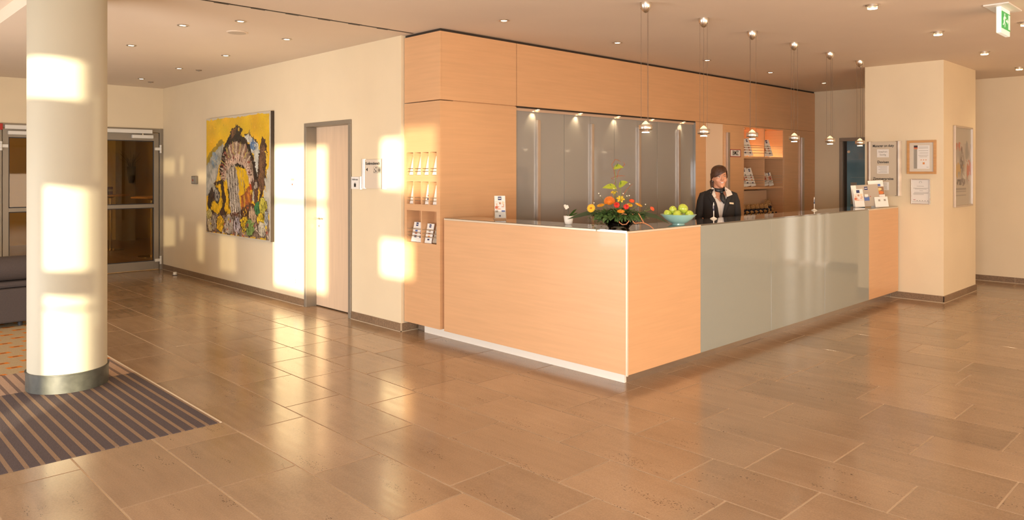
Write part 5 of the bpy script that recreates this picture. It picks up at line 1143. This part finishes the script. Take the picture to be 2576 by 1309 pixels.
# ------------------------------------------------------------------ teddy bears and footballs on the shelf
M_fur = mat('tan_plush', (.64, .40, .18), .95, var=.2, scale=140, bump=.6, bscale=220, spec=.1); M_furl = mat('light_plush', (.66, .44, .22), .95, var=.15, scale=140, bump=.5, bscale=220); M_shirt = mat('navy_cloth', (.018, .022, .045), .8); M_furd = mat('dark_sole', (.02, .018, .018), .9)
def bear(x, y, s, rz, label):
    t = thing('teddy_bear', label, 'teddy bear', (x, y, .9155), rz, group='teddy bears on the shelf')
    b = MB(); b.ball((0, 0, .062*s), .045*s, .04*s, .062*s, 16, 10).ball((0, -.005*s, .155*s), .047*s, .043*s, .044*s, 16, 10)
    for q in (-1, 1):
        b.ball((q*.038*s, .0, .195*s), .018*s, .010*s, .018*s, 10, 8)
        b.tube([(q*.022*s, -.01*s, .024*s), (q*.034*s, -.06*s, .022*s), (q*.038*s, -.088*s, .024*s)], [.022*s, .02*s, .021*s], 10)
        b.tube([(q*.038*s, -.005*s, .105*s), (q*.052*s, -.035*s, .082*s), (q*.038*s, -.062*s, .066*s)], [.017*s, .016*s, .015*s], 10)
    b.build('body', M_fur, t, smooth=True, world=False)
    MB().ball((0, -.043*s, .146*s), .022*s, .018*s, .018*s, 12, 8).build('muzzle', M_furl, t, smooth=True, world=False)
    MB().ball((0, -.060*s, .152*s), .007*s, .005*s, .005*s, 8, 6).build('nose', M_furd, t, smooth=True, world=False)
    for q in (-1, 1):
        MB().ball((q*.017*s, -.041*s, .168*s), .005*s, n=8, m=6).build('eye', M_furd, t, smooth=True, world=False)
        MB().disc((q*.038*s, -.109*s, .024*s), .019*s, (0, -1, 0), 14, .003*s).build('foot_sole', M_furd, t, world=False)
        MB().tube([(q*.036*s, -.004*s, .106*s), (q*.050*s, -.028*s, .088*s)], [.021*s, .020*s], 10).build('sleeve', M_shirt, t, smooth=True, world=False)
    MB().lathe([(.036*s, .035*s), (.047*s, .050*s), (.049*s, .075*s), (.043*s, .10*s), (.030*s, .118*s)], (0, 0, 0), 18).build('shirt', M_shirt, t, smooth=True, world=False)
pos = ['leftmost', 'second from left', 'third from left', 'fourth from left', 'fifth from left', 'rightmost small']
for k in range(6): bear(10.33+.142*k, 5.64, .88, R(-8), pos[k]+' tan teddy bear in navy shirt in the shelf row')
bear(11.21, 5.69, 1.15, R(-8), 'larger tan teddy bear in navy shirt at the right end of the shelf row')
def ball_(x, y, label):
    t = thing('toy_football', label, 'toy ball', (x, y, .9155), group='toy footballs of the bears'); r = .021
    MB().ball((0, 0, r), r, n=16, m=10).build('ball', M_white, t, smooth=True, world=False)
    for d in ((0, 0, 1), (.89, 0, .45), (.28, .85, .45), (-.72, .53, .45), (-.72, -.53, .45), (.28, -.85, .45), (.72, -.53, -.45), (-.28, -.85, -.45), (-.89, 0, -.45)):
        d = Vector(d).normalized(); MB().disc(Vector((0, 0, r))+d*(r*.94), r*.36, d, 5, r*.08).build('patch', M_black, t, world=False)
for k, x in enumerate((10.33, 10.472, 10.614, 10.898)): ball_(x, 5.545, pos[k]+' small black and white football at the bears\' feet')

# ------------------------------------------------------------------ receptionist
WX, WY = 6.985, 4.09
M_skin = mat('skin', (.62, .29, .165), .45, var=.05, scale=40); M_hair = mat('brown_hair', (.070, .026, .010), .42, var=.35, scale=40, stretch=(5, 5, 1.5), coat=.0)
M_jacket = mat('black_jacket', (.012, .010, .010), .75, var=.1, scale=200); M_blouse = mat('white_blouse', (.78, .70, .62), .7, var=.06, scale=26); M_scarf = mat('black_scarf', (.010, .012, .014), .4)
pe = thing('person', 'smiling person in black blazer, white blouse and black neck scarf behind the desk', 'person', (WX, WY, 0), face_rz(WX, WY)+R(11))
def ring(cx, cy, cz, rx, ry, n=28): return [(cx+rx*math.sin(2*PI*j/n), cy-ry*math.cos(2*PI*j/n), cz) for j in range(n)]
HZ, HYW = 1.548, R(6)    # head centre (eye level), head yaw
HM = Matrix.Translation((.006, -.012, HZ)) @ Matrix.Rotation(HYW, 4, 'Z') @ Matrix.Rotation(R(-3), 4, 'Y')
HP = [(.110, .012, -.015, .025), (.100, .042, -.052, .058), (.080, .060, -.076, .083), (.05, .0685, -.087, .095), (.02, .071, -.090, .096), (-.01, .0705, -.089, .092), (-.035, .068, -.0885, .080), (-.06, .0575, -.087, .050), (-.085, .044, -.085, .018), (-.104, .028, -.080, -.012), (-.117, .014, -.066, -.03)]
def hp(z_):
    zz = [p[0] for p in HP][::-1]; return tuple(float(np.interp(z_, zz, [p[i] for p in HP][::-1])) for i in (1, 2, 3))
def face_y(x, z_):
    rx, f, b = hp(z_); c = (f+b)/2; return c-(b-f)/2*math.sqrt(max(0, 1-(x/rx)**2))
body = MB()
body.loft([[tuple(HM @ Vector(p)) for p in ring(0, (f+b)/2, z_, rx, (b-f)/2)] for z_, rx, f, b in HP])
for c, r in (((0, -.090, .004), (.009, .008, .012)), ((0, -.097, -.014), (.010, .010, .014)), ((0, -.104, -.029), (.0115, .0115, .0105)), ((.010, -.096, -.033), (.008, .009, .007)), ((-.010, -.096, -.033), (.008, .009, .007)), ((.072, .012, -.012), (.008, .017, .029)), ((-.072, .012, -.012), (.008, .017, .029)), ((.030, -.062, -.036), (.030, .018, .028)), ((-.030, -.062, -.036), (.030, .018, .028)), ((0, -.074, -.104), (.018, .014, .014))):
    s_ = MB().ball(c, *r, n=14, m=10).xform(HM); body.add(s_.v, s_.f)
body.loft([ring(0, .012, z_, rx, ry) for z_, rx, ry in ((.90, .165, .115), (.98, .155, .105), (1.08, .128, .092), (1.18, .142, .105), (1.26, .150, .112), (1.33, .150, .098), (1.375, .120, .075), (1.405, .065, .056), (1.43, .050, .051), (1.50, .047, .05))])
for q in (-1, 1):
    body.tube([(q*.135, .012, 1.335), (q*.165, .015, 1.24), (q*.183, .02, 1.11), (q*.165, -.06, 1.02), (q*.10, -.16, .955), (q*.075, -.185, .945)], [.05, .044, .037, .033, .026, .022], 14)
    body.ball((q*.055, -.205, .94), .04, .03, .016, 12, 8)
    for k in range(4):
        x0 = q*.055+(.024-.016*k)*q; body.tube([(x0, -.215, .942), (x0-q*.012, -.245+.006*abs(k-1), .937), (x0-q*.028, -.262+.008*abs(k-1), .925)], [.0095, .009, .0075], 8)
    body.tube([(q*.040, -.19, .95), (q*.018, -.205, .962), (q*.004, -.225, .96)], [.011, .010, .008], 8)
    body.tube([(q*.085, .012, .93), (q*.09, .0, .50), (q*.09, .01, .10), (q*.09, -.0, .06)], [.085, .06, .04, .038], 14); body.tube([(q*.09, .03, .04), (q*.09, -.06, .035), (q*.092, -.13, .028)], [.034, .036, .022], 10)
bo_ = body.build('body', M_skin, pe, world=False)
rm = bo_.modifiers.new('remesh', 'REMESH'); rm.mode = 'VOXEL'; rm.voxel_size = .0045; rm.use_smooth_shade = True
sm_ = bo_.modifiers.new('smooth', 'SMOOTH'); sm_.factor = .5; sm_.iterations = 4
def onface(poly, off, name, m_, par=bo_, sub=None):
    v = [HM @ Vector((x, face_y(x, z_)-off, z_)) for x, z_ in poly]; mb = MB(); c = sum(v, Vector())/len(v)
    mb.v = [tuple(c)]+[tuple(p) for p in v]; mb.f = [(0, 1+i, 1+(i+1) % len(v)) for i in range(len(v))]; return mb.build(name, m_, pe, world=False)
M_eyew = mat('eye_white', (.75, .68, .60), .25); M_iris = mat('iris', (.05, .03, .015), .15); M_lip = mat('lips', (.45, .14, .09), .4); M_teeth = mat('teeth', (.85, .80, .72), .25); M_brow = mat('brow', (.07, .03, .015), .7)
for q in (-1, 1):
    el = [(q*.031+.0120*math.cos(a), -.002+.0038*math.sin(a)) for a in np.linspace(0, 2*PI, 15)[:-1]]; onface(el, .0030, 'eye', M_eyew)
    onface([(q*.031+.003+.0046*math.cos(a), -.0015+.0046*math.sin(a)) for a in np.linspace(0, 2*PI, 13)[:-1]], .0040, 'iris', M_iris)
    def tub(pts, r, name, m_): MB().tube([HM @ Vector((x, face_y(x, z_)-.002, z_)) for x, z_ in pts], r, 6).build(name, m_, pe, smooth=True, world=False)
    tub([(q*.031-.0145, -.002), (q*.031-.006, .0035), (q*.031+.006, .0035), (q*.031+.0150, -.001)], .0016, 'eyelash', M_iris)
    tub([(q*.013, .014), (q*.030, .020), (q*.047, .015)], [.0024, .0026, .0012], 'eyebrow', M_brow)
sm = [(x, -.0575+.0055*(abs(x)/.026)**2) for x in np.linspace(-.026, .026, 9)]; lw = [(x, -.070+.018*(abs(x)/.026)**2) for x in np.linspace(.026, -.026, 9)]
onface([(x*.95, z_-.001) for x, z_ in sm]+[(x*.92, z_+.002) for x, z_ in lw], .0042, 'teeth', M_teeth)
def tub2(pts, r, name, m_): MB().tube([HM @ Vector((x, face_y(x, z_)-.0035, z_)) for x, z_ in pts], r, 8).build(name, m_, pe, smooth=True, world=False)
tub2(sm, [.001]+[.0020]*7+[.001], 'upper_lip', M_lip); tub2(lw, [.001]+[.0027]*7+[.001], 'lower_lip', M_lip)
# hair: cap swept from her left parting across the forehead, gathered at the nape
def hairline(x): return float(np.interp(x, [-.08, -.065, -.045, -.02, .01, .04, .065, .08], [.012, .004, .016, .030, .043, .055, .050, .02]))
hv, hf = [], []; nz_, na = 26, 48
for i in range(nz_+1):
    zz = .118-.165*i/nz_
    for j in range(na):
        a = 2*PI*j/na; rx, f_, b_ = hp(min(zz/1.03, .109)); rx = rx+.010; c = (f_+b_)/2; ry = (b_-f_)/2+.011
        if zz > .055:
            rx, f_, b_ = hp(.055); c = (f_+b_)/2; k_ = max(.03, math.sqrt(max(0, 1-((zz-.055)/.0632)**2))); rx = (rx+.010)*k_; ry = ((b_-f_)/2+.011)*k_
        x = rx*math.sin(a); y = c-ry*math.cos(a); bulge = .004*math.sin(7*a+zz*60)*.4
        hv.append((x, y+bulge*.3, zz+.003))
for i in range(nz_):
    for j in range(na):
        k = (j+1) % na; cx = sum(hv[q][0] for q in (i*na+j, i*na+k))/2; cy = hv[i*na+j][1]; zc = hv[(i+1)*na+j][2]
        front = cy < .024
        if front and zc < hairline(cx): continue
        hf.append((i*na+j, i*na+k, (i+1)*na+k, (i+1)*na+j))
hf.append(tuple(range(na)))
hm_ = MB(); hm_.v = hv; hm_.f = hf; hm_.xform(HM); ho = hm_.build('hair', M_hair, pe, smooth=True, world=False); ho.modifiers.new('sub', 'SUBSURF').render_levels = 2
sd = ho.modifiers.new('solid', 'SOLIDIFY'); sd.thickness = .008; sd.offset = -.6
bg = MB()
for k in range(26):   # bangs: overlapping locks from the parting at her left to the right temple
    t = k/25; p0 = Vector((.052-.03*t, face_y(.04, .085)-.012+.02*t*0, .098-.010*t)); xe = .050-.118*t; ze = hairline(max(xe, -.07))-.010
    pts = []
    for s_ in np.linspace(0, 1, 6):
        x = p0.x+(xe-p0.x)*s_; z_ = p0.z+(ze-p0.z)*s_**1.4; pts.append(HM @ Vector((x, face_y(max(min(x, .068), -.068), min(z_, .10))-.0125+.003*s_, z_)))
    bg.tube(pts, [.005, .006, .0062, .006, .005, .0022], 8)
for q in (-1, 1):
    for k in range(7):
        bg.tube([HM @ Vector(p) for p in ((q*.066, -.052, .056-.006*k), (q*.0785, -.012, .046-.009*k), (q*.0795, .030, .030-.010*k), (q*.066, .075, .010-.010*k))], [.004, .006, .006, .004], 8)
bg.build('fringe', M_hair, pe, smooth=True, world=False)
MB().tube([HM @ Vector(p) for p in ((-.02, .085, -.02), (-.05, .085, -.06), (-.062, .06, -.10), (-.066, .045, -.135))], [.035, .030, .020, .006], 12).build('ponytail', M_hair, pe, smooth=True, world=False)
MB().ball(HM @ Vector((-.0745, .008, -.045)), .0035, n=8, m=6).build('earring', M_white, pe, smooth=True, world=False)
# blouse
TR = [(.86, .185, .135), (.98, .170, .122), (1.08, .146, .110), (1.18, .158, .122), (1.26, .166, .130), (1.32, .168, .118), (1.355, .164, .100), (1.383, .135, .085), (1.405, .085, .070), (1.425, .064, .064)]
def tr(z_): return float(np.interp(z_, [t[0] for t in TR], [t[1] for t in TR])), float(np.interp(z_, [t[0] for t in TR], [t[2] for t in TR]))
def shell(phis, z0, ztop, off, nz=18):
    mb = MB(); n = len(phis)
    for i in range(nz+1):
        for ph in phis:
            zt = ztop(ph) if callable(ztop) else ztop; z_ = z0+(zt-z0)*i/nz; rx, ry = tr(z_); mb.v.append(((rx+off)*math.sin(ph), .012-(ry+off)*math.cos(ph), z_))
    for i in range(nz):
        for j in range(n-1): mb.f.append((i*n+j, i*n+j+1, (i+1)*n+j+1, (i+1)*n+j))
    return mb
bl_ = shell(np.linspace(-1.2, 1.2, 33), .88, lambda p: 1.285+.115*min(1, abs(p)/.75), -.010); b_o = bl_.build('blouse', M_blouse, pe, smooth=True, world=False); b_o.modifiers.new('solid', 'SOLIDIFY').thickness = .004
MB().tube([(0, .012-tr(z_)[1]+.004, z_) for z_ in (.9, 1.0, 1.1, 1.2, 1.28)], .004, 6).build('blouse_placket', M_blouse, pe, world=False)
for q in (-1, 1):   # collar wings
    c = MB(); P = [(q*.052, -.040, 1.425), (q*.068, .004, 1.434), (q*.092, -.058, 1.385), (q*.066, -.116, 1.325), (q*.044, -.098, 1.345)]
    if q > 0: P = [(.052, -.056, 1.425), (.070, .000, 1.438), (.112, -.070, 1.398), (.118, -.116, 1.362), (.062, -.128, 1.340)]
    c.v = [tuple(p) for p in P]; c.f = [(0, 1, 2, 3, 4)]; co_ = c.build('collar', M_blouse, pe, world=False); sd = co_.modifiers.new('solid', 'SOLIDIFY'); sd.thickness = .006; sd.offset = 0
# jacket with open front, lapels, sleeves
def open_ang(z_): return float(np.interp(z_, [.86, 1.00, 1.15, 1.25, 1.33, 1.40], [.05, .07, .13, .22, .38, .75]))
jm = MB(); zs_ = np.linspace(.86, 1.412, 24); NA = 44
for z_ in zs_:
    a0 = open_ang(z_); rx, ry = tr(z_)
    for j in range(NA+1):
        ph = a0+(2*PI-2*a0)*j/NA; jm.v.append(((rx+.006)*math.sin(ph), .012-(ry+.006)*math.cos(ph), z_))
for i in range(len(zs_)-1):
    for j in range(NA): jm.f.append((i*(NA+1)+j, i*(NA+1)+j+1, (i+1)*(NA+1)+j+1, (i+1)*(NA+1)+j))
jo = jm.build('jacket', M_jacket, pe, smooth=True, world=False); sd = jo.modifiers.new('solid', 'SOLIDIFY'); sd.thickness = .010; sd.offset = 0
for q in (-1, 1):
    lp = MB(); zz = np.linspace(1.04, 1.405, 9)
    for z_ in zz:
        a0 = open_ang(z_); wd = float(np.interp(z_, [1.04, 1.18, 1.32, 1.37, 1.405], [.02, .20, .36, .34, .25])); rx, ry = tr(z_)
        for k in range(4): ph = q*(a0-.02+wd*k/3); lp.v.append(((rx+.014)*math.sin(ph), .012-(ry+.015)*math.cos(ph), z_))
    for i in range(8):
        for k in range(3): lp.f.append((i*4+k, i*4+k+1, (i+1)*4+k+1, (i+1)*4+k))
    lo = lp.build('lapel', M_jacket, pe, smooth=True, world=False); sd = lo.modifiers.new('solid', 'SOLIDIFY'); sd.thickness = .005; sd.offset = 0
    sl_ = MB().tube([(q*.118, .012, 1.372), (q*.149, .012, 1.352), (q*.168, .014, 1.28), (q*.184, .018, 1.19), (q*.192, .02, 1.10), (q*.176, -.05, 1.02), (q*.115, -.145, .962)], [.030, .048, .054, .050, .046, .043, .036], 18); sl_.build('sleeve', M_jacket, pe, smooth=True, world=False)
# scarf: band round the neck, knot and hanging ends
sc = MB(); rings = []
for k in range(25):
    a = 2*PI*k/24; c = Vector((.060*math.sin(a), .008-.060*math.cos(a), 1.418-.016*math.cos(a)*1.0)); d = Vector((math.sin(a), -math.cos(a), 0))
    rings.append([c+d*(.009*math.cos(b))+Vector((0, 0, .023*math.sin(b))) for b in np.linspace(0, 2*PI, 11)[:-1]])
sc.loft(rings, caps=False); sc.build('scarf', M_scarf, pe, smooth=True, world=False)
MB().ball((.016, -.078, 1.385), .020, .014, .018, 14, 10).build('scarf_knot', M_scarf, pe, smooth=True, world=False)
for pts, wd in (([(.014, -.082, 1.385), (.020, -.108, 1.35), (.026, -.125, 1.31), (.030, -.132, 1.268)], [.010, .022, .024, .004]), ([(.016, -.080, 1.385), (.012, -.104, 1.35), (.012, -.122, 1.315), (.014, -.130, 1.285)], [.010, .018, .020, .003])):
    o = MB().blade(pts, wd, (1, .1, 0), .1).build('scarf_end', M_scarf, pe, smooth=True, world=False); sd = o.modifiers.new('solid', 'SOLIDIFY'); sd.thickness = .006; sd.offset = 0
rx, ry = tr(1.275); ph = .62; n_ = Vector((math.sin(ph), -math.cos(ph), 0)); c = Vector(((rx+.024)*math.sin(ph), .012-(ry+.024)*math.cos(ph), 1.272))
MB().obox(c, Vector((0, 0, 1)).cross(n_)+Vector((0, 0, -.10)), (0, 0, 1), n_, .030, .009, .0015).build('name_badge', mat('badge', (.70, .58, .40), .35), pe, world=False)
# skirt/trousers and shoes
tr_ = MB().loft([ring(0, .012, z_, rx, ry) for z_, rx, ry in ((.56, .155, .115), (.75, .180, .135), (.90, .178, .128), (1.0, .160, .112))]); tr_.build('skirt', M_jacket, pe, smooth=True, world=False)
for q in (-1, 1): MB().tube([(q*.09, .055, .035), (q*.09, -.04, .036), (q*.092, -.145, .024)], [.038, .042, .026], 12).build('shoe', M_rubber, pe, smooth=True, world=False)
